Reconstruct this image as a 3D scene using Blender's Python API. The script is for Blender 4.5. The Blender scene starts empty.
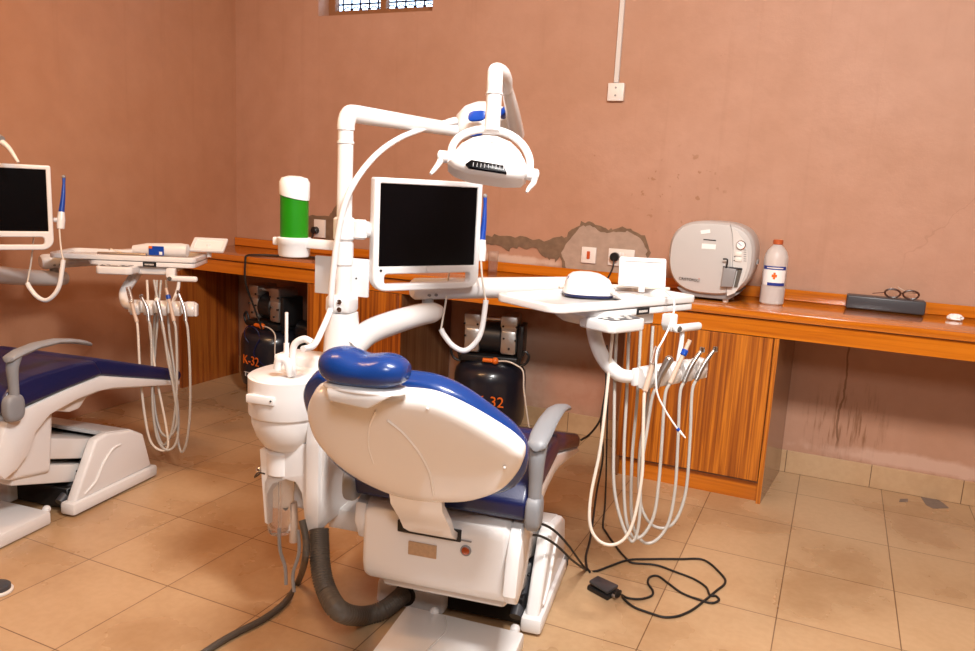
import bpy, bmesh, math, random
from mathutils import Vector, Matrix
random.seed(7)
SC = bpy.context.scene
COL = SC.collection
PI = math.pi

# ---------------------------------------------------------------- camera
F_PX = 777.4
yaw, pitch, roll = -0.41797, 0.17816, 0.05139
CAM = Vector((3.80143, -4.21198, 1.39793))
fwd = Vector((math.sin(yaw)*math.cos(pitch), math.cos(yaw)*math.cos(pitch), -math.sin(pitch)))
r0 = Vector((math.cos(yaw), -math.sin(yaw), 0)); u0 = r0.cross(fwd)
RT = r0*math.cos(roll) + u0*math.sin(roll)
UP = -r0*math.sin(roll) + u0*math.cos(roll)
cd = bpy.data.cameras.new('camera'); cam = bpy.data.objects.new('camera', cd); COL.objects.link(cam)
cd.sensor_width = 36; cd.lens = F_PX/975*36; cd.clip_start = .02; cd.clip_end = 100
cam.matrix_world = Matrix(((RT.x, UP.x, -fwd.x, CAM.x), (RT.y, UP.y, -fwd.y, CAM.y), (RT.z, UP.z, -fwd.z, CAM.z), (0, 0, 0, 1)))
SC.camera = cam

# ---------------------------------------------------------------- world, lights, exposure
w = bpy.data.worlds.new('world'); SC.world = w; w.use_nodes = True
bg = w.node_tree.nodes['Background']; bg.inputs[0].default_value = (.62, .78, 1, 1); bg.inputs[1].default_value = 6
SC.view_settings.view_transform = 'Standard'; SC.view_settings.look = 'None'
SC.view_settings.gamma = 1; SC.view_settings.use_curve_mapping = False
SC.view_settings.exposure = 0.10

def area(name, loc, target, sx, sy, power, color):
    l = bpy.data.lights.new(name, 'AREA'); l.shape = 'RECTANGLE'; l.size = sx; l.size_y = sy; l.energy = power; l.color = color
    o = bpy.data.objects.new(name, l); COL.objects.link(o); o.location = loc
    o.rotation_euler = (Vector(target)-Vector(loc)).to_track_quat('-Z', 'Y').to_euler()
    return o
area('key_light', (3.9, -3.15, 2.97), (3.5, -1.4, .6), .6, .45, 132, (1, .975, .95))
area('camera_side_light', (4.3, -4.9, 2.6), (2.8, -1.6, .6), .5, .5, 36, (1, .97, .95))
area('ceiling_light', (1.5, -3.3, 2.95), (.9, -1.8, .8), 1.2, .3, 38, (1, .55, .25))

# ---------------------------------------------------------------- pixel and frame helpers (measurements taken off the photograph)
def ray(px, py): return fwd + RT*((px-487.5)/F_PX) + UP*(-(py-325.5)/F_PX)
def W(px, py, dp): return CAM + ray(px, py)*dp                        # point at a given distance along the view axis
def onp(px, py, ax, val):
    d = ray(px, py); i = 'xyz'.index(ax); return CAM + d*((val-CAM[i])/d[i])
TH = math.radians(8.5)
EX = Vector((math.cos(TH), math.sin(TH), 0)); EY = Vector((-math.sin(TH), math.cos(TH), 0))
CO = Vector((2.78066, -1.85887, 0))                                   # chair origin
DL = Vector((-1.948, -.127, 0))                                       # from the near chair to the far one
def CL(x, y, z): return CO + EX*x + EY*y + Vector((0, 0, z))          # chair frame to world

# ---------------------------------------------------------------- materials
def nt(m): return m.node_tree.nodes, m.node_tree.links
def mat(name, col, rough=.5, metal=0, coat=0, noise=0, nscale=8, trans=0, bump=0, bscale=60, spec=.5, emis=None, ior=1.45, sss=0):
    m = bpy.data.materials.new(name); m.use_nodes = True; N, L = nt(m); b = N['Principled BSDF']
    b.inputs['Base Color'].default_value = (*col, 1); b.inputs['Roughness'].default_value = rough
    b.inputs['Metallic'].default_value = metal; b.inputs['Coat Weight'].default_value = coat
    b.inputs['Specular IOR Level'].default_value = spec; b.inputs['Transmission Weight'].default_value = trans; b.inputs['IOR'].default_value = ior
    if emis: b.inputs['Emission Color'].default_value = (*emis[:3], 1); b.inputs['Emission Strength'].default_value = emis[3]
    tc = N.new('ShaderNodeTexCoord')
    n = N.new('ShaderNodeTexNoise'); n.inputs['Scale'].default_value = nscale; n.inputs['Detail'].default_value = 4
    L.new(tc.outputs['Object'], n.inputs['Vector'])
    mx = N.new('ShaderNodeMix'); mx.data_type = 'RGBA'
    mx.inputs['A'].default_value = (*[c*(1-noise) for c in col], 1); mx.inputs['B'].default_value = (*[min(1, c*(1+noise)) for c in col], 1)
    L.new(n.outputs['Fac'], mx.inputs['Factor']); L.new(mx.outputs['Result'], b.inputs['Base Color'])
    if bump:
        n2 = N.new('ShaderNodeTexNoise'); n2.inputs['Scale'].default_value = bscale; L.new(tc.outputs['Object'], n2.inputs['Vector'])
        bp = N.new('ShaderNodeBump'); bp.inputs['Strength'].default_value = bump; bp.inputs['Distance'].default_value = .002
        L.new(n2.outputs['Fac'], bp.inputs['Height']); L.new(bp.outputs['Normal'], b.inputs['Normal'])
    return m

def ramp(N, stops):
    r = N.new('ShaderNodeValToRGB'); e = r.color_ramp.elements
    while len(e) < len(stops): e.new(.5)
    for i, (p, c) in enumerate(stops): e[i].position = p; e[i].color = (*c, 1) if len(c) == 3 else c
    return r
def mathn(N, L, op, a, b=None):
    n = N.new('ShaderNodeMath'); n.operation = op
    for i, v in enumerate((a, b)):
        if v is None: continue
        if isinstance(v, (int, float)): n.inputs[i].default_value = v
        else: L.new(v, n.inputs[i])
    return n.outputs[0]
def mixc(N, L, f, a, b, mode='MIX'):
    m = N.new('ShaderNodeMix'); m.data_type = 'RGBA'; m.blend_type = mode
    for k, v in (('Factor', f), ('A', a), ('B', b)):
        if isinstance(v, (int, float)): m.inputs[k].default_value = v
        elif isinstance(v, tuple): m.inputs[k].default_value = (*v, 1)
        else: L.new(v, m.inputs[k])
    return m.outputs['Result']

def wood(name, axis, base, dark, light, rough=.3, freq=1.0, coat=.3):
    """laminate with long grain along axis"""
    m = bpy.data.materials.new(name); m.use_nodes = True; N, L = nt(m); b = N['Principled BSDF']
    tc = N.new('ShaderNodeTexCoord'); mp = N.new('ShaderNodeMapping'); L.new(tc.outputs['Object'], mp.inputs['Vector'])
    s = [26*freq]*3; s['xyz'.index(axis)] = .7; mp.inputs['Scale'].default_value = s
    n = N.new('ShaderNodeTexNoise'); n.inputs['Scale'].default_value = 1; n.inputs['Detail'].default_value = 5; n.inputs['Roughness'].default_value = .62; n.inputs['Distortion'].default_value = .25
    L.new(mp.outputs['Vector'], n.inputs['Vector'])
    r = ramp(N, [(.30, dark), (.47, base), (.58, light), (.66, base), (.8, dark)]); L.new(n.outputs['Fac'], r.inputs['Fac'])
    L.new(r.outputs['Color'], b.inputs['Base Color'])
    b.inputs['Roughness'].default_value = rough; b.inputs['Coat Weight'].default_value = coat; b.inputs['Coat Roughness'].default_value = .15
    return m

def plaster(name, stains=True, lo=(.45, .240, .150), hi=(.515, .295, .205)):
    m = bpy.data.materials.new(name); m.use_nodes = True; N, L = nt(m); b = N['Principled BSDF']
    tc = N.new('ShaderNodeTexCoord'); V = tc.outputs['Object']
    def noise(scale, detail=4, vec=None, rough=.55):
        n = N.new('ShaderNodeTexNoise'); n.inputs['Scale'].default_value = scale; n.inputs['Detail'].default_value = detail; n.inputs['Roughness'].default_value = rough
        L.new(vec or V, n.inputs['Vector']); return n.outputs['Fac']
    r = ramp(N, [(.3, lo), (.7, hi)]); L.new(noise(1.1), r.inputs['Fac'])
    c = r.outputs['Color']
    r2 = ramp(N, [(.35, (.90, .88, .86)), (.65, (1, 1, 1))]); L.new(noise(9, 6), r2.inputs['Fac'])
    c = mixc(N, L, .6, c, r2.outputs['Color'], 'MULTIPLY')
    # vertical run marks
    mp = N.new('ShaderNodeMapping'); mp.inputs['Scale'].default_value = (14, 14, .5); L.new(V, mp.inputs['Vector'])
    r3 = ramp(N, [(.30, (.84, .80, .76)), (.42, (1, 1, 1))]); L.new(noise(1, 5, mp.outputs['Vector']), r3.inputs['Fac'])
    c = mixc(N, L, .35, c, r3.outputs['Color'], 'MULTIPLY')
    # scattered specks
    r4 = ramp(N, [(.76, (1, 1, 1)), (.80, (.62, .45, .34))]); L.new(noise(16, 2), r4.inputs['Fac'])
    c = mixc(N, L, .5, c, r4.outputs['Color'], 'MULTIPLY')
    if stains:
        sep = N.new('ShaderNodeSeparateXYZ'); L.new(V, sep.inputs[0]); X, Z = sep.outputs[0], sep.outputs[2]
        def blob(cx, cz, rx, rz, edge=.5, nz=.9, nscale=18, vec=None):
            dx = mathn(N, L, 'DIVIDE', mathn(N, L, 'SUBTRACT', X, cx), rx); dz = mathn(N, L, 'DIVIDE', mathn(N, L, 'SUBTRACT', Z, cz), rz)
            d = mathn(N, L, 'SQRT', mathn(N, L, 'ADD', mathn(N, L, 'MULTIPLY', dx, dx), mathn(N, L, 'MULTIPLY', dz, dz)))
            d = mathn(N, L, 'ADD', d, mathn(N, L, 'MULTIPLY', mathn(N, L, 'SUBTRACT', noise(nscale, 5, vec), .5), nz))
            q = N.new('ShaderNodeMapRange'); q.inputs['From Min'].default_value = 1; q.inputs['From Max'].default_value = 1-edge; L.new(d, q.inputs['Value']); return q.outputs[0]
        # brown drip streaks low on the right
        mp2 = N.new('ShaderNodeMapping'); mp2.inputs['Scale'].default_value = (55, 1, 5); L.new(V, mp2.inputs['Vector'])
        sn = ramp(N, [(.50, (0, 0, 0)), (.66, (1, 1, 1))]); L.new(noise(1, 4, mp2.outputs['Vector']), sn.inputs['Fac'])
        f = mathn(N, L, 'MULTIPLY', blob(3.93, .30, .24, .24, .6, .6), sn.outputs['Color'])
        c = mixc(N, L, mathn(N, L, 'MULTIPLY', f, .75), c, (.20, .085, .035))
        lx = mathn(N, L, 'ABSOLUTE', mathn(N, L, 'ADD', mathn(N, L, 'SUBTRACT', X, 3.905), mathn(N, L, 'MULTIPLY', mathn(N, L, 'SUBTRACT', noise(6, 3), .5), .05)))
        lf = mathn(N, L, 'MULTIPLY', mathn(N, L, 'LESS_THAN', lx, .005), blob(3.905, .50, .2, .36, .2, .1))
        c = mixc(N, L, mathn(N, L, 'MULTIPLY', lf, .7), c, (.16, .07, .03))
        # small brown spots above the steriliser
        sp = ramp(N, [(.64, (0, 0, 0)), (.68, (1, 1, 1))]); L.new(noise(24, 2), sp.inputs['Fac'])
        f = mathn(N, L, 'MULTIPLY', blob(2.98, 1.42, .30, .26, .4, .4), sp.outputs['Color'])
        c = mixc(N, L, mathn(N, L, 'MULTIPLY', f, .7), c, (.33, .16, .08))
        # pale flaking above the skirting and behind the worktop, washed area under the counter
        for (cx, cz, rx, rz, a, col) in ((2.35, .42, .45, .35, .75, (.60, .42, .32)), (2.5, .28, .35, .16, .5, (.50, .20, .12)), (1.98, .98, .50, .03, .8, (.66, .50, .40)), (4.3, .16, .6, .05, .5, (.72, .5, .4))):
            c = mixc(N, L, mathn(N, L, 'MULTIPLY', blob(cx, cz, rx, rz, .5, 1.2, 14), a), c, col)
        # fine diagonal crack on the right
        ln = mathn(N, L, 'ADD', mathn(N, L, 'SUBTRACT', mathn(N, L, 'MULTIPLY', mathn(N, L, 'SUBTRACT', X, 4.05), 1.15), mathn(N, L, 'SUBTRACT', Z, 1.1)), mathn(N, L, 'MULTIPLY', mathn(N, L, 'SUBTRACT', noise(5, 3), .5), .35))
        cr = mathn(N, L, 'MULTIPLY', mathn(N, L, 'LESS_THAN', mathn(N, L, 'ABSOLUTE', ln), .004), blob(4.35, 1.45, .5, .45, .3, .2))
        c = mixc(N, L, mathn(N, L, 'MULTIPLY', cr, .35), c, (.35, .18, .11))
    L.new(c, b.inputs['Base Color']); b.inputs['Roughness'].default_value = .55; b.inputs['Specular IOR Level'].default_value = .25
    bp = N.new('ShaderNodeBump'); bp.inputs['Strength'].default_value = .25; bp.inputs['Distance'].default_value = .01
    L.new(noise(12, 5), bp.inputs['Height']); L.new(bp.outputs['Normal'], b.inputs['Normal'])
    return m

def tiles(name, bw, bh, ox, oy, c1, c2, grout, rough, vertical=False):
    m = bpy.data.materials.new(name); m.use_nodes = True; N, L = nt(m); b = N['Principled BSDF']
    tc = N.new('ShaderNodeTexCoord'); mp = N.new('ShaderNodeMapping'); L.new(tc.outputs['Object'], mp.inputs['Vector'])
    if vertical: mp.inputs['Rotation'].default_value = (PI/2, 0, 0)
    mp.inputs['Location'].default_value = (ox, oy, 0)
    br = N.new('ShaderNodeTexBrick'); br.offset = 0; br.inputs['Scale'].default_value = 1; br.inputs['Brick Width'].default_value = bw; br.inputs['Row Height'].default_value = bh
    br.inputs['Mortar Size'].default_value = .0022; br.inputs['Mortar Smooth'].default_value = .3; br.inputs['Bias'].default_value = 0
    br.inputs['Color1'].default_value = (*c1, 1); br.inputs['Color2'].default_value = (*c2, 1); br.inputs['Mortar'].default_value = (*grout, 1)
    L.new(mp.outputs['Vector'], br.inputs['Vector'])
    n = N.new('ShaderNodeTexNoise'); n.inputs['Scale'].default_value = 2.2; n.inputs['Detail'].default_value = 5; L.new(tc.outputs['Object'], n.inputs['Vector'])
    r = ramp(N, [(.36, (.72, .63, .54)), (.50, (.93, .90, .87)), (.60, (1, 1, 1))]); L.new(n.outputs['Fac'], r.inputs['Fac'])
    c = mixc(N, L, .75, br.outputs['Color'], r.outputs['Color'], 'MULTIPLY')
    n3 = N.new('ShaderNodeTexNoise'); n3.inputs['Scale'].default_value = 40; n3.inputs['Detail'].default_value = 4; L.new(tc.outputs['Object'], n3.inputs['Vector'])
    r3 = ramp(N, [(.4, (.93, .91, .89)), (.6, (1, 1, 1))]); L.new(n3.outputs['Fac'], r3.inputs['Fac'])
    c = mixc(N, L, .6, c, r3.outputs['Color'], 'MULTIPLY')
    L.new(c, b.inputs['Base Color']); b.inputs['Specular IOR Level'].default_value = .4
    rr = ramp(N, [(.3, (rough*.8,)*3), (.7, (rough*1.3,)*3)]); L.new(n.outputs['Fac'], rr.inputs['Fac']); L.new(rr.outputs['Color'], b.inputs['Roughness'])
    return m

M = {}
M['wall_b'] = plaster('pink plaster back'); M['wall_s'] = plaster('pink plaster warm lit', False, (.455, .225, .125), (.51, .27, .162))  # side plaster carries the left wall's warm light in its orange tint
M['wall_d'] = mat('darkened unseen wall', (.24, .17, .13), .7)  # unseen right and front walls, darkened to lessen bounced light
M['ceil'] = mat('ceiling paint', (.78, .70, .62), .8)
M['floor'] = tiles('floor tiles', .38, .42, -.336, .304, (.51, .330, .180), (.575, .385, .220), (.20, .11, .055), .28)
M['skirt'] = tiles('skirting tiles', .40, .5, -.08, 0, (.54, .355, .20), (.57, .38, .22), (.14, .08, .04), .4, True)
M['wood_v'] = wood('striped laminate', 'z', (.34, .088, .007), (.11, .020, .003), (.62, .20, .015), .35, 1.7)
M['wood_h'] = wood('worktop laminate', 'x', (.56, .155, .006), (.36, .08, .004), (.62, .185, .010), .12, 1.2, 1.0)
M['wood_s'] = wood('brown side laminate', 'z', (.20, .095, .045), (.15, .065, .03), (.26, .13, .06), .25, .6, .5)
M['wood_y'] = wood('end panel laminate', 'z', (.30, .075, .012), (.15, .03, .006), (.42, .13, .02), .4)
M['white'] = mat('white enamel', (.80, .785, .775), .28, coat=.3)
M['cream'] = mat('off white plastic', (.72, .69, .665), .25, coat=.4)
M['traygrey'] = mat('greyed tray floor', (.56, .54, .53), .22)  # sunk floor of the white tray greyed, its shading put into the colour
M['shell'] = mat('glossy white shell', (.90, .87, .84), .18, coat=.5)
M['tube'] = mat('ivory hose', (.70, .62, .53), .4)
M['gtube'] = mat('pale grey hose', (.46, .43, .39), .38)
M['beige'] = mat('beige plastic', (.58, .43, .33), .35)
M['blue'] = mat('blue leatherette', (.006, .040, .20), .26, coat=.25, bump=.15, bscale=240)
M['navy'] = mat('navy leatherette', (.006, .011, .07), .36, coat=.1, bump=.15, bscale=240)
M['bluep'] = mat('blue plastic', (.006, .055, .36), .3)
M['grey'] = mat('grey armrest plastic', (.25, .26, .28), .42)
M['dgrey'] = mat('dark ribbed hose', (.10, .085, .07), .5)
M['black'] = mat('black plastic', (.012, .012, .013), .35)
M['rubber'] = mat('black cable', (.015, .014, .013), .5)
M['screen'] = mat('dark display glass', (.002, .0015, .002), .25, spec=.15)
M['steel'] = mat('brushed steel', (.62, .60, .58), .28, metal=1)
M['chrome'] = mat('chrome', (.75, .74, .72), .12, metal=1)
M['green'] = mat('green cup tube', (.012, .20, .004), .35)
M['clear'] = mat('clear plastic', (.9, .86, .82), .08, trans=.92, ior=1.3)
M['frost'] = mat('translucent bottle plastic', (.86, .80, .76), .3, trans=.45, ior=1.3)
M['orange'] = mat('orange', (.72, .14, .012), .4)
M['capo'] = mat('burnt orange cap', (.48, .10, .025), .4)
M['autog'] = mat('warm grey enamel', (.52, .495, .475), .4)
M['autol'] = mat('light grey enamel', (.64, .61, .58), .35)
M['midgrey'] = mat('mid grey plastic', (.27, .26, .26), .4)
M['case'] = mat('dark grey case', (.055, .055, .062), .35)
M['plate'] = mat('socket plastic', (.80, .74, .68), .35)
M['red'] = mat('red rocker', (.55, .09, .02), .35)
M['tank'] = mat('black tank enamel', (.010, .011, .018), .28, coat=.3)
M['alu'] = mat('cast aluminium', (.55, .54, .52), .35, metal=.9, bump=.4, bscale=90)
M['amber'] = mat('amber indicator', (.40, .06, .01), .15, coat=.5)
M['label'] = mat('brown rating plate', (.48, .30, .17), .4, noise=.25, nscale=120)
M['paper'] = mat('white paper', (.88, .86, .84), .6)
M['lblue'] = mat('label blue', (.02, .04, .25), .4)
M['conc'] = mat('bare cement', (.19, .12, .072), .85, noise=.42, nscale=28, bump=.9, bscale=45)
M['conc2'] = mat('pale cement patch', (.40, .29, .22), .8, noise=.25, nscale=22, bump=.8, bscale=45)
M['glass'] = mat('window glass', (.9, .95, 1), .02, trans=1, ior=1.02)
M['brownw'] = mat('brown window frame', (.28, .12, .05), .5)
M['tort'] = mat('tortoiseshell frame', (.06, .02, .012), .25)
M['lens'] = mat('lens glass', (.95, .9, .85), .02, trans=1, ior=1.05)
M['grime'] = mat('grey grime', (.20, .15, .12), .6, noise=.3, nscale=40)

# ---------------------------------------------------------------- geometry helpers (all return a bmesh in world or thing coordinates)
def smooth(bm):
    for f in bm.faces: f.smooth = True
    return bm
def join(*bms):
    out = bmesh.new()
    for b in bms:
        me = bpy.data.meshes.new('t'); b.to_mesh(me); out.from_mesh(me); bpy.data.meshes.remove(me); b.free()
    return out
def xf(bm, mtx): bmesh.ops.transform(bm, matrix=mtx, verts=bm.verts); return bm
def frame(o, x, y, z):
    x, y, z = (Vector(a).normalized() for a in (x, y, z)); o = Vector(o)
    return Matrix(((x.x, y.x, z.x, o.x), (x.y, y.y, z.y, o.y), (x.z, y.z, z.z, o.z), (0, 0, 0, 1)))
def box(x0, x1, y0, y1, z0, z1, bev=0, seg=3, mtx=None):
    bm = bmesh.new(); bmesh.ops.create_cube(bm, size=1)
    xf(bm, Matrix.Translation(((x0+x1)/2, (y0+y1)/2, (z0+z1)/2)) @ Matrix.Diagonal((abs(x1-x0), abs(y1-y0), abs(z1-z0), 1)))
    if bev: bmesh.ops.bevel(bm, geom=bm.edges[:], offset=bev, segments=seg, affect='EDGES', profile=.5, clamp_overlap=True); smooth(bm)
    if mtx is not None: xf(bm, mtx)
    return bm
def prism(pts, axis, a0, a1, bev=0, seg=3, mtx=None):
    """extrude a 2D outline along axis; pts are the other two coordinates in order (y,z), (x,z) or (x,y)"""
    bm = bmesh.new()
    def V(p, a): return {'x': (a, p[0], p[1]), 'y': (p[0], a, p[1]), 'z': (p[0], p[1], a)}[axis]
    A = [bm.verts.new(V(p, a0)) for p in pts]; B = [bm.verts.new(V(p, a1)) for p in pts]; n = len(pts)
    bm.faces.new(A); bm.faces.new(B[::-1])
    for i in range(n): bm.faces.new((A[i], B[i], B[(i+1) % n], A[(i+1) % n]))
    bmesh.ops.recalc_face_normals(bm, faces=bm.faces)
    if bev:
        caps = [e for e in bm.edges if any(len(f.verts) == n and n > 4 or f.index in (0, 1) for f in e.link_faces)] if n > 4 else bm.edges[:]
        if n <= 12: caps = bm.edges[:]
        bmesh.ops.bevel(bm, geom=caps, offset=bev, segments=seg, affect='EDGES', profile=.5, clamp_overlap=True)
    smooth(bm)
    if mtx is not None: xf(bm, mtx)
    return bm
def spline(pts, n=8):
    pts = [Vector(p) for p in pts]
    if len(pts) < 3: return pts
    out = []
    P = [pts[0]*2-pts[1]] + pts + [pts[-1]*2-pts[-2]]
    for i in range(1, len(P)-2):
        a, b, c, d = P[i-1:i+3]
        for k in range(n):
            t = k/n
            out.append(.5*((2*b)+(c-a)*t+(2*a-5*b+4*c-d)*t*t+(3*b-a-3*c+d)*t**3))
    out.append(pts[-1]); return out
def tube(pts, r, sides=12, n=8, curve=True, flat=1, rings=None, cap=True):
    """sweep; r is a radius or a list of radii at the control points"""
    P = spline(pts, n) if curve else [Vector(p) for p in pts]
    if isinstance(r, (int, float)): Rr = [r]*len(P)
    else:
        Rr = []
        for i in range(len(P)):
            t = i/(len(P)-1)*(len(r)-1); k = min(int(t), len(r)-2); Rr.append(r[k]+(r[k+1]-r[k])*(t-k))
    bm = bmesh.new(); prev = None; N = None
    for i, p in enumerate(P):
        t = (P[min(i+1, len(P)-1)]-P[max(i-1, 0)]).normalized()
        if N is None:
            a = Vector((0, 0, 1)) if abs(t.z) < .9 else Vector((1, 0, 0)); N = (a-t*a.dot(t)).normalized()
        else: N = (N-t*N.dot(t)).normalized()
        B = t.cross(N); rr = Rr[i]
        if rings and i % rings == 0: rr *= .86
        ring = [bm.verts.new(p+N*math.cos(2*PI*k/sides)*rr*flat+B*math.sin(2*PI*k/sides)*rr) for k in range(sides)]
        if prev:
            for k in range(sides): bm.faces.new((prev[k], prev[(k+1) % sides], ring[(k+1) % sides], ring[k]))
        elif cap:
            bm.faces.new(ring[::-1])
        prev = ring
    if cap: bm.faces.new(prev)
    bmesh.ops.recalc_face_normals(bm, faces=bm.faces)
    return smooth(bm)
def lathe(prof, mtx=None, sides=28, sy=1):
    """profile of (radius, height) spun round z"""
    bm = bmesh.new(); rings = []
    for r, z in prof:
        if r < 1e-6: rings.append([bm.verts.new((0, 0, z))])
        else: rings.append([bm.verts.new((r*math.cos(2*PI*k/sides), r*sy*math.sin(2*PI*k/sides), z)) for k in range(sides)])
    for a, b in zip(rings, rings[1:]):
        for k in range(sides):
            j = (k+1) % sides
            if len(a) == 1 and len(b) == 1: continue
            if len(a) == 1: bm.faces.new((a[0], b[j], b[k]))
            elif len(b) == 1: bm.faces.new((a[k], a[j], b[0]))
            else: bm.faces.new((a[k], a[j], b[j], b[k]))
    bmesh.ops.recalc_face_normals(bm, faces=bm.faces); smooth(bm)
    if mtx is not None: xf(bm, mtx)
    return bm
def sup(t, a, b, e):
    c, s = math.cos(t), math.sin(t)
    return (math.copysign(abs(c)**(2/e), c)*a, math.copysign(abs(s)**(2/e), s)*b)
def pillow(a, b, zf, zb, e=2.2, k=3, mtx=None, sides=56, shift=0, z0=0):
    """superellipse slab in xy with a bulging front (zf) and back (zb)"""
    bm = bmesh.new(); prev = None; first = True
    rs = [0, .3, .55, .72, .84, .92, .97, .993, 1]
    seq = [(r, zf*(1-r**k)**(1/k)) for r in rs] + [(r, -zb*(1-r**k)**(1/k)) for r in reversed(rs[:-1])]
    for r, z in seq:
        if r == 0: ring = [bm.verts.new((0, 0, z+z0))]
        else:
            ring = []
            for q in range(sides):
                x, y = sup(2*PI*q/sides, a*r, b*r, e); ring.append(bm.verts.new((x, y, z+z0)))
        if prev:
            for q in range(sides):
                j = (q+1) % sides
                if len(prev) == 1: bm.faces.new((prev[0], ring[q], ring[j]))
                elif len(ring) == 1: bm.faces.new((prev[q], ring[0], prev[j]))
                else: bm.faces.new((prev[q], ring[q], ring[j], prev[j]))
        prev = ring
    bmesh.ops.recalc_face_normals(bm, faces=bm.faces); smooth(bm)
    if mtx is not None: xf(bm, mtx)
    return bm
def closed(pts, n=6):
    out = []; m = len(pts)
    for i in range(m):
        a, b, c, d = pts[i-1], pts[i], pts[(i+1) % m], pts[(i+2) % m]
        for k in range(n):
            t = k/n; out.append(tuple(.5*((2*q)+(r-p)*t+(2*p-5*q+4*r-s)*t*t+(3*q-p-3*r+s)*t**3) for p, q, r, s in zip(a, b, c, d)))
    return out
def cushion(ol, zf, zb, k, mtx):
    ol = closed(ol); cx = sum(p[0] for p in ol)/len(ol); cy = sum(p[1] for p in ol)/len(ol)
    rs = [0, .3, .55, .72, .84, .91, .955, .98, .994, 1]
    seq = [(r, zf*(1-r**k)**(1/k)) for r in rs[1:]] + [(r, -zb*(1-r**k)**(1/k)) for r in reversed(rs[1:-1])]
    return xf(loft([[(cx+(x-cx)*r, cy+(y-cy)*r, z) for x, y in ol] for r, z in seq]), mtx)
def loft(sections, close=True):
    bm = bmesh.new(); prev = None
    for s in sections:
        ring = [bm.verts.new(p) for p in s]; n = len(ring)
        if prev:
            for k in range(n): bm.faces.new((prev[k], prev[(k+1) % n], ring[(k+1) % n], ring[k]))
        else: bm.faces.new(ring[::-1])
        prev = ring
    bm.faces.new(prev); bmesh.ops.recalc_face_normals(bm, faces=bm.faces); return smooth(bm)
def rrect(x0, x1, y0, y1, r, n=6):
    r = r if isinstance(r, (list, tuple)) else [r]*4
    out = []
    for (cx, cy, a), q in zip(((x1, y1, 0), (x0, y1, 90), (x0, y0, 180), (x1, y0, 270)), r):
        sx = -1 if cx == x1 else 1; sy = -1 if cy == y1 else 1
        for k in range(n+1):
            t = math.radians(a+90*k/n); out.append((cx+sx*q+math.cos(t)*q, cy+sy*q+math.sin(t)*q))
    return out
def plate(outline, holes, th, bev=.002, mtx=None):
    """flat plate with holes, built in xy, thickness along z"""
    c = bpy.data.curves.new('p', 'CURVE'); c.dimensions = '2D'; c.fill_mode = 'BOTH'; c.extrude = max(th/2-bev, .0002); c.bevel_depth = bev; c.bevel_resolution = 2; c.offset = -bev
    for loop in [outline]+holes:
        s = c.splines.new('POLY'); s.points.add(len(loop)-1); s.use_cyclic_u = True
        for p, q in zip(s.points, loop): p.co = (q[0], q[1], 0, 1)
    o = bpy.data.objects.new('p', c); COL.objects.link(o)
    dg = bpy.context.evaluated_depsgraph_get(); me = bpy.data.meshes.new_from_object(o.evaluated_get(dg))
    bm = bmesh.new(); bm.from_mesh(me); bmesh.ops.remove_doubles(bm, verts=bm.verts, dist=1e-5)
    bpy.data.objects.remove(o); bpy.data.curves.remove(c); bpy.data.meshes.remove(me)
    if mtx is not None: xf(bm, mtx)
    return bm
def text(s, size, mtx, depth=.0006, align='CENTER'):
    c = bpy.data.curves.new('t', 'FONT'); c.body = s; c.size = size; c.extrude = depth; c.align_x = align; c.align_y = 'CENTER'
    o = bpy.data.objects.new('t', c); COL.objects.link(o)
    dg = bpy.context.evaluated_depsgraph_get(); me = bpy.data.meshes.new_from_object(o.evaluated_get(dg))
    bm = bmesh.new(); bm.from_mesh(me); bpy.data.objects.remove(o); bpy.data.curves.remove(c); bpy.data.meshes.remove(me)
    return xf(bm, mtx)
def cyl(p, q, r, sides=20, bev=0): 
    p, q = Vector(p), Vector(q); d = (q-p); L = d.length
    pr = [(0, 0), (r-bev, 0), (r, bev), (r, L-bev), (r-bev, L), (0, L)] if bev else [(0, 0), (r, 0), (r, L), (0, L)]
    return autosm(lathe(pr, Matrix.Translation(p) @ d.to_track_quat('Z', 'Y').to_matrix().to_4x4(), sides))
def ball(c, r, sx=1, sy=1, sz=1):
    bm = bmesh.new(); bmesh.ops.create_uvsphere(bm, u_segments=20, v_segments=12, radius=r)
    xf(bm, Matrix.Translation(c) @ Matrix.Diagonal((sx, sy, sz, 1))); return smooth(bm)
def autosm(bm, ang=40):
    sharp = [e for e in bm.edges if len(e.link_faces) == 2 and e.calc_face_angle(0) > math.radians(ang)]
    if sharp: bmesh.ops.split_edges(bm, edges=sharp)
    return bm

MW = {}
def obj(name, bm, m, parent=None, world=True, sharp=40):
    """link ONE mesh object; the bmesh is in world coordinates unless world is False"""
    if sharp: autosm(bm, sharp)
    if parent is not None and world: xf(bm, MW[parent.name].inverted())
    me = bpy.data.meshes.new(name); bm.to_mesh(me); bm.free(); me.materials.append(M[m] if isinstance(m, str) else m)
    o = bpy.data.objects.new(name, me); COL.objects.link(o)
    if parent is not None: o.parent = parent; MW[o.name] = MW[parent.name]
    else: MW[o.name] = Matrix.Identity(4)
    return o
def tag(o, label, cat, group=None):
    o['label'] = label; o['category'] = cat
    if group: o['group'] = group
    return o
def struct(name, bm, m, parent=None):
    o = obj(name, bm, m, parent, sharp=30)
    if parent is None: o['kind'] = 'structure'
    return o
def thing(name, label, cat, loc, group=None, rot=0):
    o = bpy.data.objects.new(name, None); COL.objects.link(o); o.empty_display_size = .05
    o.location = loc; o.rotation_euler = (0, 0, rot); MW[o.name] = Matrix.Translation(loc) @ Matrix.Rotation(rot, 4, 'Z')
    return tag(o, label, cat, group)
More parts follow.
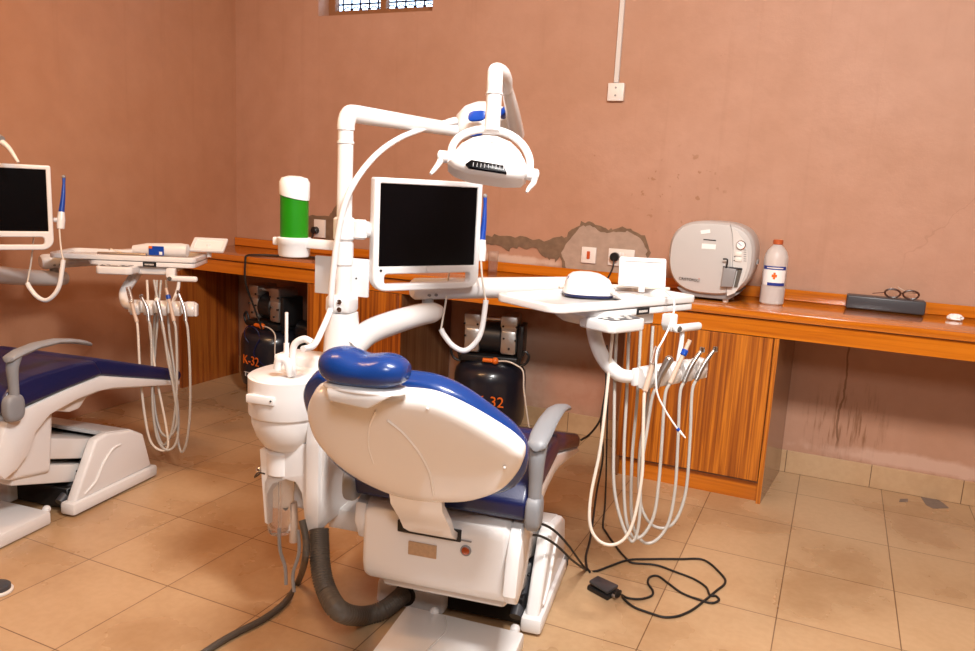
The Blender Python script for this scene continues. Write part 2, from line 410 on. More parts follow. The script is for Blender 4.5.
def dup(o, off, label, parent=None):
    c = o.copy(); COL.objects.link(c)
    if parent is not None: c.parent = parent
    else:
        c.location = Vector(o.location)+off; c['label'] = label
        MW[c.name] = Matrix.Translation(off) @ MW[o.name]
    for ch in [x for x in list(bpy.data.objects) if x.parent == o]: dup(ch, off, None, c)
    return c
def solo(name, bm, m, label, cat, group=None, sharp=40):
    """a thing that is one mesh, its origin at its base"""
    if sharp: autosm(bm, sharp)
    xs = [v.co for v in bm.verts]
    b = Vector(((min(v.x for v in xs)+max(v.x for v in xs))/2, (min(v.y for v in xs)+max(v.y for v in xs))/2, min(v.z for v in xs)))
    xf(bm, Matrix.Translation(-b)); o = obj(name, bm, m, sharp=0); o.location = b
    MW[o.name] = Matrix.Translation(b)
    return tag(o, label, cat, group)

# ================================================================ the room
RX, FY, HZ = 5.5, -6.0, 3.05
struct('floor', box(-.1, RX+.1, FY-.1, .2, -.1, 0), 'floor')
struct('ceiling', box(-.1, RX+.1, FY-.1, .2, HZ, HZ+.1), 'ceil')
wx0, wx1, wz0, wz1 = .665, 1.475, 2.385, 2.95
wall = struct('wall_back', join(box(-.1, wx0, 0, .2, 0, HZ), box(wx1, RX+.1, 0, .2, 0, HZ), box(wx0, wx1, 0, .2, 0, wz0), box(wx0, wx1, 0, .2, wz1, HZ)), 'wall_b')
struct('wall_left', box(-.1, 0, FY, 0, 0, HZ), 'wall_s')
struct('wall_right', box(RX, RX+.1, FY, 0, 0, HZ), 'wall_d')
struct('wall_front', box(0, RX, FY-.1, FY, 0, HZ), 'wall_d')
struct('baseboard_back', box(0, RX, -.012, 0, 0, .118, .002, 1), 'skirt')
struct('baseboard_left', box(0, .012, FY, -.62, 0, .118, .002, 1), 'wall_s')
# high window with a patterned grille
wf = bpy.data.objects.new('window_1', None); COL.objects.link(wf); wf.location = (1.1, .12, wz0); wf['kind'] = 'structure'; MW[wf.name] = Matrix.Translation(wf.location)
obj('window_frame', plate([(wx0+.0, wz0), (wx1, wz0), (wx1, wz1), (wx0, wz1)], [rrect(wx0+.05, (wx0+wx1)/2-.02, wz0+.05, wz1-.05, .002, 1), rrect((wx0+wx1)/2+.02, wx1-.05, wz0+.05, wz1-.05, .002, 1)], .05, .003, frame((0, .13, 0), (1, 0, 0), (0, 0, 1), (0, -1, 0))), 'brownw', wf)
obj('window_pane', box(wx0+.03, wx1-.03, .138, .142, wz0+.03, wz1-.03), 'glass', wf)
g = []
for i in range(11):
    x = wx0+.07+i*.066; g.append(cyl((x, .165, wz0), (x, .165, wz1), .006, 8))
for z in (wz0+.10, wz0+.22, wz0+.34): g.append(cyl((wx0, .165, z), (wx1, .165, z), .006, 8))
for i in range(10):
    x = wx0+.103+i*.066
    g.append(tube([(x+.028*math.cos(t*PI/6), .165, wz0+.055+.028*math.sin(t*PI/6)) for t in range(13)], .004, 6, curve=False, cap=False))
obj('window_grille', join(*g), 'navy', wf)
# bare cement where the plaster has fallen off, one piece per patch, seated in the wall face
def patch(pts, m, th=.004, rough=.006, seed=1):
    rnd = random.Random(seed); P = [onp(x, y, 'y', 0) for x, y in pts]; out = []
    for a, b in zip(P, P[1:]+P[:1]):
        for k in range(4):
            q = a.lerp(b, k/4); out.append((q.x+rnd.uniform(-rough, rough), q.z+rnd.uniform(-rough, rough)))
    return obj('exposed_cement', prism(out, 'y', -th, .002), m, wall)
patch([(484, 236), (500, 235), (520, 237), (545, 240), (560, 238), (568, 236), (572, 243), (562, 251), (556, 261), (548, 258), (536, 250), (520, 246), (508, 251), (500, 246), (484, 243)], 'conc', .005, .010, 3)
patch([(558, 252), (569, 233), (582, 222), (594, 222), (605, 229), (617, 228), (630, 227), (645, 236), (650, 250), (648, 267), (642, 290), (590, 286), (576, 277), (563, 271)], 'conc', .004, .010, 14)
patch([(562, 252), (572, 236), (583, 226), (592, 226), (604, 233), (616, 232), (628, 231), (641, 238), (647, 250), (646, 266), (640, 290), (592, 286), (580, 275), (568, 270)], 'conc2', .007, .006, 4)
patch([(303, 219), (312, 215), (330, 216), (334, 208), (350, 196), (352, 228), (352, 239), (332, 240), (309, 236)], 'conc', .006, .004, 5)
patch([(352, 226), (366, 222), (372, 224), (372, 232), (352, 234)], 'conc', .005, .004, 6)
pr = random.Random(9)
fs = [onp(x, y, 'z', 0) for x, y in ((918, 493), (932, 496), (944, 503), (948, 508), (935, 509), (926, 505))]
obj('grime_stain', prism([(p.x+pr.uniform(-.008, .008), p.y) for p in fs], 'z', 0, .0012), 'grime', bpy.data.objects['floor'])
fs = [onp(x, y, 'z', 0) for x, y in ((900, 499), (908, 499), (908, 502), (899, 502))]
obj('grime_stain', prism([(p.x, p.y) for p in fs], 'z', 0, .0012), 'grime', bpy.data.objects['floor'])

# ================================================================ worktop and cabinets
D1, D2 = -.54, -.557
ZT, ZL, ZB = .905, .87, .788
ct = thing('worktop', 'long glossy orange-brown wooden worktop running along the whole back wall', 'worktop', (2.7, -.28, ZB))
obj('worktop_board', box(.005, RX-.005, D2, -.013, ZL, ZT, .003, 2), 'wood_h', ct)
obj('fascia', box(.005, RX-.005, D1, D1+.02, ZB, ZL-.006), 'wood_h', ct)
obj('upstand', box(.005, RX-.005, -.030, -.013, ZT, .96, .002, 1), 'wood_h', ct)

def cabinet(x0, x1, label, group, xb=None, doors=1):
    """floor cabinet under the worktop, recessed plinth, flush striped front"""
    xb = x1 if xb is None else xb
    t = thing('base_cabinet', label, 'cabinet', ((x0+x1)/2, -.28, 0), group)
    obj('side_panel', prism([(x1-.018, D1+.002), (x1, D1+.002), (xb, -.016), (xb-.018, -.016)], 'z', 0, ZB-.002), 'wood_s', t)
    obj('side_panel', box(x0, x0+.018, D1+.002, -.016, 0, ZB-.002), 'wood_s', t)
    obj('front_edge', box(x1-.02, x1, D1-.004, D1+.0015, 0, ZB-.002), 'wood_v', t)
    n = doors; wd = (x1-x0-.024)/n
    for i in range(n):
        a = x0+.002+i*wd
        obj('door', box(a+.0015, a+wd-.0015, D1+.000, D1+.018, .105, ZB-.004, .0015, 1), 'wood_v', t)
    obj('plinth', box(x0+.018, x1-.02, D1+.03, D1+.046, 0, .105), 'wood_h', t)
    obj('bottom_shelf', box(x0+.018, x1-.02, D1+.020, -.02, .092, .104), 'wood_s', t)
    return t
cabinet(2.905, 3.607, 'striped wooden base cabinet under the steriliser, its brown side facing the open bay', 'base cabinets', xb=3.655)
cabinet(1.01, 1.648, 'striped wooden base cabinet behind the light pole, between the two compressor bays', 'base cabinets', xb=1.69)
ep = thing('end_panel', 'dark striped wooden panel closing the worktop against the left wall', 'panel', (.02, -.3, 0))
obj('panel_board', box(.004, .024, D1, -.016, 0, ZB-.002), 'wood_y', ep)

# ================================================================ on the wall: conduit, sockets
cn = thing('cable_conduit', 'grey vertical plastic conduit running down to a small white box high on the wall', 'conduit', onp(616.7, 100, 'y', 0))
p = onp(616.7, 83, 'y', 0); ztop = HZ
obj('trunking', box(p.x-.013, p.x+.013, -.016, 0, p.z, ztop-.001, .002, 1), 'autol', cn)
def wplate(cx, cy, wpx, hpx, th=.010):
    a = onp(cx-wpx/2, cy, 'y', 0); b = onp(cx+wpx/2, cy, 'y', 0); c = onp(cx, cy-hpx/2, 'y', 0); d = onp(cx, cy+hpx/2, 'y', 0)
    return (a.x+b.x)/2, (c.z+d.z)/2, (b.x-a.x)/2, (c.z-d.z)/2
cx, cz, hw, hh = wplate(616.8, 92.5, 16, 18)
cbx = obj('box_cover', box(cx-hw, cx+hw, -.026, 0, cz-hh, cz+hh, .004, 2), 'plate', cn)
for dz in (.022, -.018): obj('screw', cyl((cx, -.027, cz+dz), (cx, -.024, cz+dz), .0055, 10), 'midgrey', cbx)
cx, cz, hw, hh = wplate(589.5, 255, 14.5, 16)
s = thing('wall_switch', 'small square white switch with a red rocker on the bare cement patch', 'switch', (cx, -.008, cz-hh))
obj('face_plate', box(cx-hw, cx+hw, -.019, -.006, cz-hh, cz+hh, .003, 2), 'plate', s)
obj('rocker', box(cx-.009, cx+.009, -.025, -.018, cz-.02, cz+.022, .002, 1), 'red', s)
cx, cz, hw, hh = wplate(622, 257.5, 26, 17)
s = thing('double_socket', 'wide white double wall socket above the worktop beside the red switch', 'socket', (cx, -.008, cz-hh))
obj('face_plate', box(cx-hw, cx+hw, -.019, -.006, cz-hh, cz+hh, .003, 2), 'plate', s)
obj('rocker', join(box(cx-.012, cx-.002, -.023, -.018, cz+.012, cz+.028), box(cx+.004, cx+.014, -.023, -.018, cz+.012, cz+.028)), 'paper', s)
obj('pin_hole', join(*[box(cx+.038+a, cx+.042+a, -.0195, -.018, cz+b, cz+.008+b) for a, b in ((0, 0), (-.012, -.014), (.012, -.014))]), 'black', s)
pc = onp(614.5, 257, 'y', -.04)
s = thing('mains_plug', 'black plug in the double socket with its lead dropping behind the tray', 'plug', (pc.x, -.03, pc.z-.03))
obj('plug_body', cyl((pc.x, -.055, pc.z), (pc.x, -.019, pc.z), .025, 20, .006), 'black', s)
obj('lead', tube([(pc.x, -.05, pc.z-.015), (pc.x, -.06, pc.z-.06), (pc.x-.03, -.06, pc.z-.13), (pc.x-.04, -.09, ZT+.012), (pc.x-.02, -.16, ZT+.006), (pc.x+.08, -.22, ZT+.006), (pc.x+.14, -.20, ZT+.006)], .0045, 8), 'rubber', s)
cx, cz, hw, hh = wplate(321, 228.5, 11, 18)
s = thing('wall_socket', 'single cream wall socket behind the light pole, set in broken plaster', 'socket', (cx, -.008, cz-hh))
obj('face_plate', box(cx-hw, cx+hw, -.019, -.006, cz-hh, cz+hh, .003, 2), 'plate', s)
s = thing('mains_plug', 'black plug in the single socket behind the light pole, left of the pole', 'plug', (cx, -.03, cz-.04))
obj('plug_body', cyl((cx-.02, -.06, cz-.012), (cx-.02, -.019, cz-.012), .024, 18, .006), 'black', s)
obj('lead', tube([(cx-.02, -.055, cz-.03), (cx-.03, -.06, cz-.07), (cx-.045, -.06, cz-.11), (cx-.04, -.08, ZT+.01), (cx-.10, -.12, ZT+.006)], .0045, 8), 'rubber', s)

# ================================================================ on the worktop
# steriliser
fy = -.40
a = onp(667, 262, 'y', fy); b = onp(754, 262, 'y', fy); t_ = onp(708, 221, 'y', fy); b_ = onp(708, 297.5, 'y', fy)
sx0, sx1, sz1 = a.x, b.x, t_.z; sz0 = ZT+.028
sc_x, sc_z, sa, sb = (sx0+sx1)/2, (sz0+sz1)/2, (sx1-sx0)/2, (sz1-sz0)/2
st = thing('steam_steriliser', 'rounded grey bench-top steam steriliser on the worktop beside the spirit bottle', 'steriliser', (sc_x, fy+.17, ZT))
def egg(k, n=64, s=1.0):
    out = []
    for i in range(n):
        t = 2*PI*i/n; x, z = sup(t, sa*s, sb*s, 2.9)
        if z < 0: x *= 1-.10*(-z/sb)**1.5
        else: x *= 1+.0*z
        out.append(Vector((sc_x+x, k, sc_z+z)))
    return out
obj('casing', loft([egg(fy+.012, s=.93), egg(fy+.012, s=.965), egg(fy+.022, s=.99), egg(fy+.045), egg(fy+.10), egg(fy+.26, s=.99), egg(fy+.34, s=.93), egg(fy+.365, s=.80)]), 'autog', st)
st_door = obj('front_door', loft([egg(fy-.004, s=.88), egg(fy-.002, s=.93), egg(fy+.006, s=.96), egg(fy+.02, s=.965)]), 'autog', st)
def fpt(px, py, off=0): q = onp(px, py, 'y', fy+off); return q
st_strip = None
def fplate(pts, off, th, m, name, par, bev=0):
    P = [fpt(x, y, off) for x, y in pts]; return obj(name, prism([(q.x, q.z) for q in P], 'y', fy+off-th, fy+off, bev), m, par)
st_strip = fplate([(731.5, 227), (737, 231), (743, 239), (747, 249), (748, 258), (747, 267), (744, 277), (740, 286), (735, 293), (727, 296), (727, 289), (729, 280), (731, 262), (732.5, 245)], -.004, .004, 'autol', 'control_strip', st)
obj('door_seam', tube([fpt(x, y, -.008) for x, y in ((730.5, 224.5), (732.5, 235), (733, 250), (732.3, 267))], .0014, 6), 'midgrey', st)
obj('door_seam', tube([fpt(x, y, -.006) for x, y in ((727, 287), (726, 292), (725.5, 295.5))], .0012, 6), 'midgrey', st)
g = fpt(741, 245, -.01)
st_gauge = obj('pressure_gauge', cyl((g.x, g.y+.004, g.z), (g.x, g.y-.008, g.z), .022, 24, .003), 'chrome', st)
obj('gauge_dial', cyl((g.x, g.y-.008, g.z), (g.x, g.y-.0095, g.z), .018, 24), 'paper', st_gauge)
obj('gauge_needle', box(-.001, .001, -.001, .001, -.004, .015, mtx=Matrix.Translation((g.x, g.y-.0105, g.z)) @ Matrix.Rotation(-.9, 4, 'Y')), 'bluep', st_gauge)
for (x, y) in ((738.5, 254), (738.5, 259.5)):
    q = fpt(x, y, -.008); obj('push_button', box(q.x-.015, q.x+.015, q.y-.006, q.y+.004, q.z-.010, q.z+.010, .003, 2), 'plate', st_strip)
for (x, y) in ((734.7, 256.5), (734.2, 260.5)):
    q = fpt(x, y, -.008); obj('lamp_dot', ball(q, .003), 'black', st_strip)
obj('printed_marks', join(*[box(q.x-.006, q.x+.006, q.y-.001, q.y+.001, q.z-.0015, q.z+.0015) for q in [fpt(745, 250+i*2.2, -.009) for i in range(6)]]), 'midgrey', st_strip)
fplate([(724, 267), (737, 269), (733, 287), (721, 286.5)], -.012, .020, 'midgrey', 'door_handle', st_door, .004)
fplate([(738, 269), (742.5, 269), (737.5, 287), (734, 287)], -.010, .006, 'dgrey', 'handle_recess', st_door)
fplate([(723.5, 266), (742.5, 268), (742.5, 269.2), (723.5, 267.2)], -.010, .014, 'case', 'handle_rim', st_door)
obj('latch_lever', tube([fpt(x, y, -.03) for x, y in ((723, 259), (727, 259.3), (727.3, 263), (726, 268))], .004, 8, n=4), 'black', st)
fplate([(702, 243.5), (716, 244.5), (715.5, 249.5), (701.5, 248.5)], -.0046, .001, 'paper', 'sticker', st_door)
fplate([(703.5, 239), (716, 240), (716, 241), (703.5, 240)], -.0046, .001, 'black', 'sticker_heading', st_door)
obj('paper_label', join(*[box(q.x-.022, q.x+.022, q.y-.002, q.y, q.z-.008, q.z+.010, mtx=Matrix.Translation(q) @ Matrix.Rotation(-.2, 4, 'Y') @ Matrix.Translation(-q)) for q in [fpt(705.5, 232, -.0046)]]), 'paper', st)
q = fpt(684.5, 280.3, -.005)
obj('maker_name', text('CRISTÓFOLI', .018, frame(q+Vector((.022, -.004, .006)), (1, 0, -.035), (0.035, 0, 1), (0, -1, 0))), 'black', st_door)
q = fpt(699, 279.5, -.008); obj('maker_mark', text('*', .016, frame(q, (1, 0, 0), (0, 0, 1), (0, -1, 0))), 'orange', st_door)
obj('base_tray', prism([(sc_x-.10, ZT+.012), (sc_x+.10, ZT+.012), (sc_x+.15, ZT+.05), (sc_x-.15, ZT+.05)], 'y', fy+.02, fy+.33, .006, 2), 'midgrey', st)
for dx in (-.085, .085):
    for dy in (.05, .28): obj('foot', cyl((sc_x+dx, fy+dy, ZT), (sc_x+dx, fy+dy, ZT+.014), .014, 14), 'plate', st)
q = onp(756.5, 262, 'y', fy+.16)
obj('rear_vent', box(sx1-.006, sx1+.006, fy+.14, fy+.20, q.z-.012, q.z+.012, .002, 1), 'midgrey', st)

# spirit bottle
bx = onp(771.5, 300, 'y', -.26)
bt = thing('spirit_bottle', 'translucent plastic bottle with an orange cap and cross label beside the steriliser', 'bottle', (bx.x, -.26, ZT))
R_ = .055
obj('bottle_body', lathe([(0, 0), (R_*.85, 0), (R_, .008), (R_, .09), (R_*.95, .10), (R_, .11), (R_, .225), (R_*.96, .245), (R_*.80, .268), (R_*.52, .288), (R_*.36, .296), (R_*.36, .302), (0, .302)], Matrix.Translation((bx.x, -.26, ZT)) @ Matrix.Diagonal((1, 1, .955, 1)), 36), 'frost', bt)
obj('cap', cyl((bx.x, -.26, ZT+.286), (bx.x, -.26, ZT+.309), .023, 20, .003), 'capo', bt)
def curved(x0, x1, z0, z1, m, name, rr, par):
    """piece of label wrapped round the bottle; x0..x1 are angles in degrees from facing the room's camera side"""
    bm = bmesh.new(); base = math.atan2(CAM.y+.26, CAM.x-bx.x); n = 14; pv = None
    for k in range(n+1):
        a = base+math.radians(x0+(x1-x0)*k/n); v1 = bm.verts.new((bx.x+rr*math.cos(a), -.26+rr*math.sin(a), ZT+z0)); v2 = bm.verts.new((bx.x+rr*math.cos(a), -.26+rr*math.sin(a), ZT+z1))
        if pv: bm.faces.new((pv[0], v1, v2, pv[1]))
        pv = (v1, v2)
    return obj(name, bm, m, par)
blab = curved(-62, 58, .094, .186, 'paper', 'label', R_+.0008, bt)
curved(-62, 58, .169, .186, 'lblue', 'label_band', R_+.0014, blab)
curved(-30, 58, .094, .108, 'lblue', 'label_band', R_+.0014, blab)
curved(-12, 12, .134, .147, 'orange', 'label_cross', R_+.0014, blab)
curved(-5, 5, .125, .156, 'orange', 'label_cross', R_+.0018, blab)
curved(-40, 40, .175, .180, 'plate', 'label_lettering', R_+.0019, blab)

# long dark case with spectacles on it
A = onp(846.5, 300, 'y', -.12); B = onp(923, 306, 'y', -.12)
x0, x1 = A.x, B.x+.012; y0, y1 = -.125, -.035; zc = ZT+.065
cs = solo('long_case', box(x0, x1, y0, y1, ZT+.001, zc, .008, 3), 'case', 'long dark grey hard case lying on the worktop right of the bottle', 'case')
gl = thing('spectacles', 'brown tortoiseshell spectacles resting open on the long dark case', 'spectacles', ((x0+x1)/2+.04, -.07, zc))
gx = onp(902, 290, 'y', -.09); gz = zc+.001
def lensring(cx): return [(cx+.033*math.cos(t), gx.y, gz+.024+.022*math.sin(t)*(1 if math.sin(t) < 0 else .8)) for t in [2*PI*k/24 for k in range(25)]]
obj('rim', tube(lensring(gx.x-.037), .0044, 8, curve=False, cap=False), 'tort', gl); obj('rim', tube(lensring(gx.x+.040), .0044, 8, curve=False, cap=False), 'tort', gl)
obj('bridge', tube([(gx.x-.006, gx.y, gz+.024), (gx.x+.001, gx.y-.002, gz+.027), (gx.x+.008, gx.y, gz+.024)], .0022, 8, n=4), 'tort', gl)
for c in (-.037, .040):
    obj('lens', cyl((gx.x+c, gx.y-.0006, gz+.021), (gx.x+c, gx.y+.0006, gz+.021), .018, 20), 'lens', gl)
obj('temple', tube([(gx.x-.070, gx.y, gz+.032), (gx.x-.07, gx.y+.03, gz+.02), (gx.x-.12, gx.y+.05, gz+.008)], .0018, 8), 'tort', gl)
obj('temple', tube([(gx.x+.073, gx.y, gz+.032), (gx.x+.03, gx.y+.04, gz+.03), (gx.x-.01, gx.y+.055, gz+.045), (gx.x-.014, gx.y+.05, gz+.05)], .0018, 8), 'beige', gl)
q = onp(955, 318, 'y', -.16)
pb = bmesh.new(); bmesh.ops.create_icosphere(pb, subdivisions=3, radius=1)
for v in pb.verts:
    r = random.uniform(.80, 1.05); v.co = Vector((v.co.x*.036*r, v.co.y*.026*r, max(v.co.z, -.4)*.020*r))
xf(pb, Matrix.Translation((q.x, -.16, ZT+.009)))
solo('crumpled_wrap', pb, 'paper', 'small crumpled piece of shiny clear wrap at the right end of the worktop', 'wrap', sharp=0)
# clear tumbler behind the screen
q = onp(493, 262, 'y', -.10)
tb = lathe([(0, .004), (.024, .004), (.030, .12), (.032, .12), (.026, 0), (0, 0)], Matrix.Translation((q.x, -.10, ZT+.001)), 28)
solo('plastic_tumbler', tb, 'clear', 'clear plastic tumbler on the worktop just right of the large screen', 'tumbler')
# black lead running over the front of the worktop at the left
lp = [onp(x, y, 'z', ZT+.005) for x, y in ((300, 251.5), (285, 252.5), (268, 252), (256, 252.5))]
lp = [Vector((p.x, min(max(p.y, -.50), -.06), ZT+.006)) for p in lp]
lp = [Vector((1.35, -.20, ZT+.006)), Vector((1.1, -.26, ZT+.006)), Vector((.85, -.33, ZT+.006)), Vector((.66, -.42, ZT+.006)), Vector((.585, -.50, ZT+.007)), Vector((.575, -.556, ZT+.004)), Vector((.573, -.566, ZT-.03)), Vector((.573, -.564, ZB-.04)), Vector((.578, -.50, .60)), Vector((.60, -.45, .45))]
solo('power_lead', tube(lp, .006, 8), 'rubber', 'black power lead lying across the worktop and hanging over its edge at the left', 'cable')

# ================================================================ compressors in the open bays
def compressor(loc, rot, label, extra):
    t = thing('air_compressor', label, 'compressor', loc, 'air compressors under the worktop', rot)
    L = lambda bm: xf(bm, MW[t.name] @ Matrix.Diagonal((1.24, 1.24, 1.24, 1)))
    O = lambda n, bm, m, p=t: obj(n, L(bm), m, p)
    r = .165
    O('tank', lathe([(0, .03), (r*.7, .03), (r*.95, .055), (r, .09), (r, .27), (r*.96, .305), (r*.80, .335), (r*.5, .352), (0, .358)], None, 40), 'tank')
    for a in (45, 135, 225, 315):
        x, y = .12*math.cos(math.radians(a)), .12*math.sin(math.radians(a)); O('foot', cyl((x, y, 0), (x, y, .045), .018, 12), 'rubber')
    O('motor_bracket', box(-.13, .13, -.075, .075, .345, .375, .006, 2), 'black')
    O('motor_core', cyl((-.05, 0, .45), (.05, 0, .45), .070, 24, .006), 'black')
    for s in (-1, 1):
        hd = O('cylinder_head', join(box(s*.083-.036, s*.083+.036, -.065, .06, .385, .495, .012, 2), box(s*.083-.039, s*.083+.039, -.068, .062, .505, .562, .010, 2), box(s*.083-.033, s*.083+.033, -.06, .055, .49, .51)), 'alu')
        for dx, dz in ((-.03, 0), (.03, 0), (-.025, -.055), (.028, -.06), (0, -.10)): O('head_bolt', cyl((s*.088+dx, -.062, .515+dz), (s*.088+dx, -.072, .515+dz), .005, 8), 'black', hd)
        O('carry_handle', tube([(s*.13, -.05, .335), (s*.165, -.05, .35), (s*.178, -.05, .385), (s*.16, -.05, .405), (s*.145, -.05, .38), (s*.135, -.05, .34)], .006, 8), 'black')
    O('link_pipe', cyl((-.06, -.03, .54), (.06, -.03, .54), .010, 12), 'steel')
    O('rear_shroud', box(.125, .150, -.06, .07, .37, .52, .006, 2), 'black')
    O('valve', join(cyl((-.02, -.10, .362), (.045, -.10, .362), .010, 12), ball((.035, -.10, .362), .016)), 'orange')
    O('valve_tube', tube([(.045, -.10, .362), (.09, -.11, .367), (.13, -.11, .355), (.165, -.12, .33), (.175, -.13, .25), (.20, -.13, .12), (.22, -.12, .02)], .0035, 8), 'tube')
    O('name_text', text('K-32', .066, frame((.03, -r-.001, .190), (1, 0, 0), (0, 0, 1), (0, -1, 0)), .0015), 'orange')
    O('small_text', text('TZ51H-41', .034, frame((.05, -r-.001, .115), (1, 0, 0), (0, 0, 1), (0, -1, 0)), .0015), 'plate')
    return t
c2 = onp(486.5, 395, 'y', -.30)
compressor((c2.x, -.26, 0), math.radians(14), 'black compressor with twin silver heads right of the big screen, behind the chair back', 0)
c1 = onp(276, 355, 'y', -.25)
cp = compressor((c1.x-.02, -.25, 0), math.radians(-12), 'black compressor in the dark left bay below the green cup tube', 1)
mb = cyl((c1.x+.17, -.22, .42), (c1.x+.44, -.22, .42), .07, 24, .01)
mt = thing('motor_unit', 'dark horizontal motor on a stand beside the left compressor, under the worktop', 'motor', (c1.x+.30, -.22, 0))
obj('motor_body', mb, 'tank', mt)
obj('motor_stand', box(c1.x+.19, c1.x+.42, -.28, -.16, 0, .37, .01, 2), 'tank', mt)
obj('pressure_switch', box(c1.x+.035-.02, c1.x+.035+.03, -.30, -.24, .50, .565, .006, 2), 'black', cp)
obj('coil_lead', tube([(c1.x-.02+.06*math.cos(a), -.455-.01*math.sin(a), .40+.06*math.sin(a)) for a in [k*.5 for k in range(13)]]+[(c1.x, -.46, .28), (c1.x+.10, -.45, .20)], .003, 6), 'navy', cp)

# ================================================================ dental chair (chair frame: x right, y towards the feet)
def make_chair():
    t = thing('dental_chair', 'near blue and white dental chair seen from behind, its glossy white back shell towards us', 'dental chair', CO, 'dental chairs', TH)
    P = lambda n, bm, m, p=t, **k: obj(n, bm, m, p, world=False, **k)
    # front floor plate
    fpl = P('floor_plate', prism([(-.16, -.85), (.238, -.85), (.238, -.335), (-.158, -.315)], 'z', .004, .058, .010, 2), 'white')
    P('plate_crease', tube([(-.02, -.34, .059), (.01, -.42, .060), (-.01, -.55, .060), (-.03, -.84, .060)], .0025, 6), 'cream', fpl)
    P('plate_knob', ball((-.06, -.322, .055), .016), 'white', fpl); P('plate_knob', ball((.205, -.325, .055), .016), 'white', fpl)
    # foot cover: flange, two cheeks, roof, socket
    P('foot_flange', join(box(.205, .275, -.262, .235, .008, .06, .012, 2), box(-.285, .275, .17, .235, .008, .06, .012, 2), box(-.285, -.235, -.20, .235, .008, .06, .012, 2)), 'white')
    side = [(-.245, .055), (-.115, .283), (-.05, .292), (.10, .262), (.165, .225), (.212, .06)]
    P('foot_cover', join(prism(side, 'x', .215, .262, .012, 3), prism(side, 'x', -.262, -.215, .012, 3),
                         loft([[(-.24, y, z), (.24, y, z), (.24, y+.006, z-.02), (-.24, y+.006, z-.02)] for y, z in ((-.04, .292), (.10, .264), (.16, .23), (.205, .07))])), 'white')
    P('cover_ridge', tube([(.263, -.19, .075), (.266, -.13, .11), (.266, -.085, .17), (.264, -.03, .215), (.262, .02, .222)], .005, 8), 'white')
    P('opening_shade', box(-.205, .205, -.22, .15, .012, .10, .004, 1), 'black')  # solid black block put in for the shade inside the opening
    P('piston', cyl((.185, -.24, .045), (.19, .02, .22), .020, 14), 'case')
    P('hose_socket', autosm(prism([(-.29, .01), (-.05, .01), (-.05, .10), (-.09, .125), (-.25, .125), (-.285, .09)], 'y', -.262, -.12, .012, 3)), 'white')
    P('socket_hole', cyl((-.185, -.268, .058), (-.185, -.25, .058), .037, 20), 'black')
    # lifting arms
    def link(y0, z0, y1, z1, th, xa, xb):
        d = Vector((0, y1-y0, z1-z0)).normalized(); n = Vector((0, -d.z, d.y))*th/2
        return prism([(y0+n.y, z0+n.z), (y1+n.y, z1+n.z), (y1-n.y, z1-n.z), (y0-n.y, z0-n.z)], 'x', xa, xb, .010, 2)
    P('lift_arm', link(-.42, .335, .02, .195, .085, -.19, .205), 'cream')
    P('lift_arm', link(-.46, .24, -.06, .115, .075, -.18, .200), 'cream')
    P('arm_bolt', cyl((.2, -.16, .155), (.207, -.16, .155), .006, 10), 'black')
    # rear housing
    hp = [(-.537, .30), (-.528, .260), (-.49, .232), (-.30, .20), (-.28, .44), (-.36, .495), (-.50, .492), (-.533, .455)]
    P('rear_housing', prism(hp, 'x', -.222, .218, .040, 5), 'white')
    P('housing_side_cover', prism([(-.50, .34), (-.47, .27), (-.40, .24), (-.30, .24), (-.28, .44), (-.34, .47), (-.46, .465), (-.49, .43)], 'x', .196, .214, .008, 2), 'cream')
    P('tongue_slot', box(-.110, .080, -.5385, -.50, .415, .450, .002, 1), 'black')
    P('rating_plate', box(-.075, .010, -.539, -.533, .352, .392, .001, 1), 'label')
    ind = P('indicator', cyl((.096, -.534, .394), (.096, -.541, .394), .016, 20, .002), 'midgrey')
    P('indicator_lens', ball((.096, -.540, .394), .012, 1, .5, 1), 'amber', ind)
    P('indicator_caption', box(.081, .111, -.5372, -.535, .420, .424), 'midgrey')
    P('support_bar', box(-.42, -.19, -.36, -.25, .295, .365, .010, 2), 'cream')
    # white seat pan and leg support, side profile swept across
    pan = [(-.52, .475), (-.44, .505), (-.25, .53), (-.07, .545), (.43, .408), (.43, .388), (.0, .475), (-.09, .482), (-.20, .475), (-.33, .45), (-.40, .40), (-.435, .33), (-.49, .285), (-.545, .265), (-.575, .30), (-.56, .40)]
    P('seat_pan', prism(pan, 'x', .215, .255, .008, 2), 'white')
    P('seat_pan', prism(pan[:11]+[(-.40, .40), (-.44, .36), (-.50, .36), (-.53, .42)], 'x', -.250, -.215, .008, 2), 'white')
    P('pan_underside', prism([(-.50, .47), (-.06, .53), (.42, .398), (.42, .386), (-.02, .468), (-.40, .44), (-.48, .43)], 'x', -.22, .22, .004, 1), 'cream')
    P('pan_pod', prism([(-.30, .455), (-.20, .418), (-.15, .42), (-.09, .475)], 'x', .02, .22, .012, 2), 'cream')
    # blue seat and leg pads
    P('seat_cushion', prism([(-.535, .51), (-.545, .56), (-.50, .605), (-.40, .62), (-.20, .625), (-.10, .615), (-.06, .55), (-.25, .535), (-.44, .515), (-.51, .497)], 'x', -.255, .262, .028, 4), 'navy')
    P('leg_cushion', prism([(-.10, .555), (-.13, .61), (-.08, .622), (.40, .472), (.445, .450), (.445, .418), (.42, .408), (-.06, .545)], 'x', -.255, .255, .020, 4), 'navy')
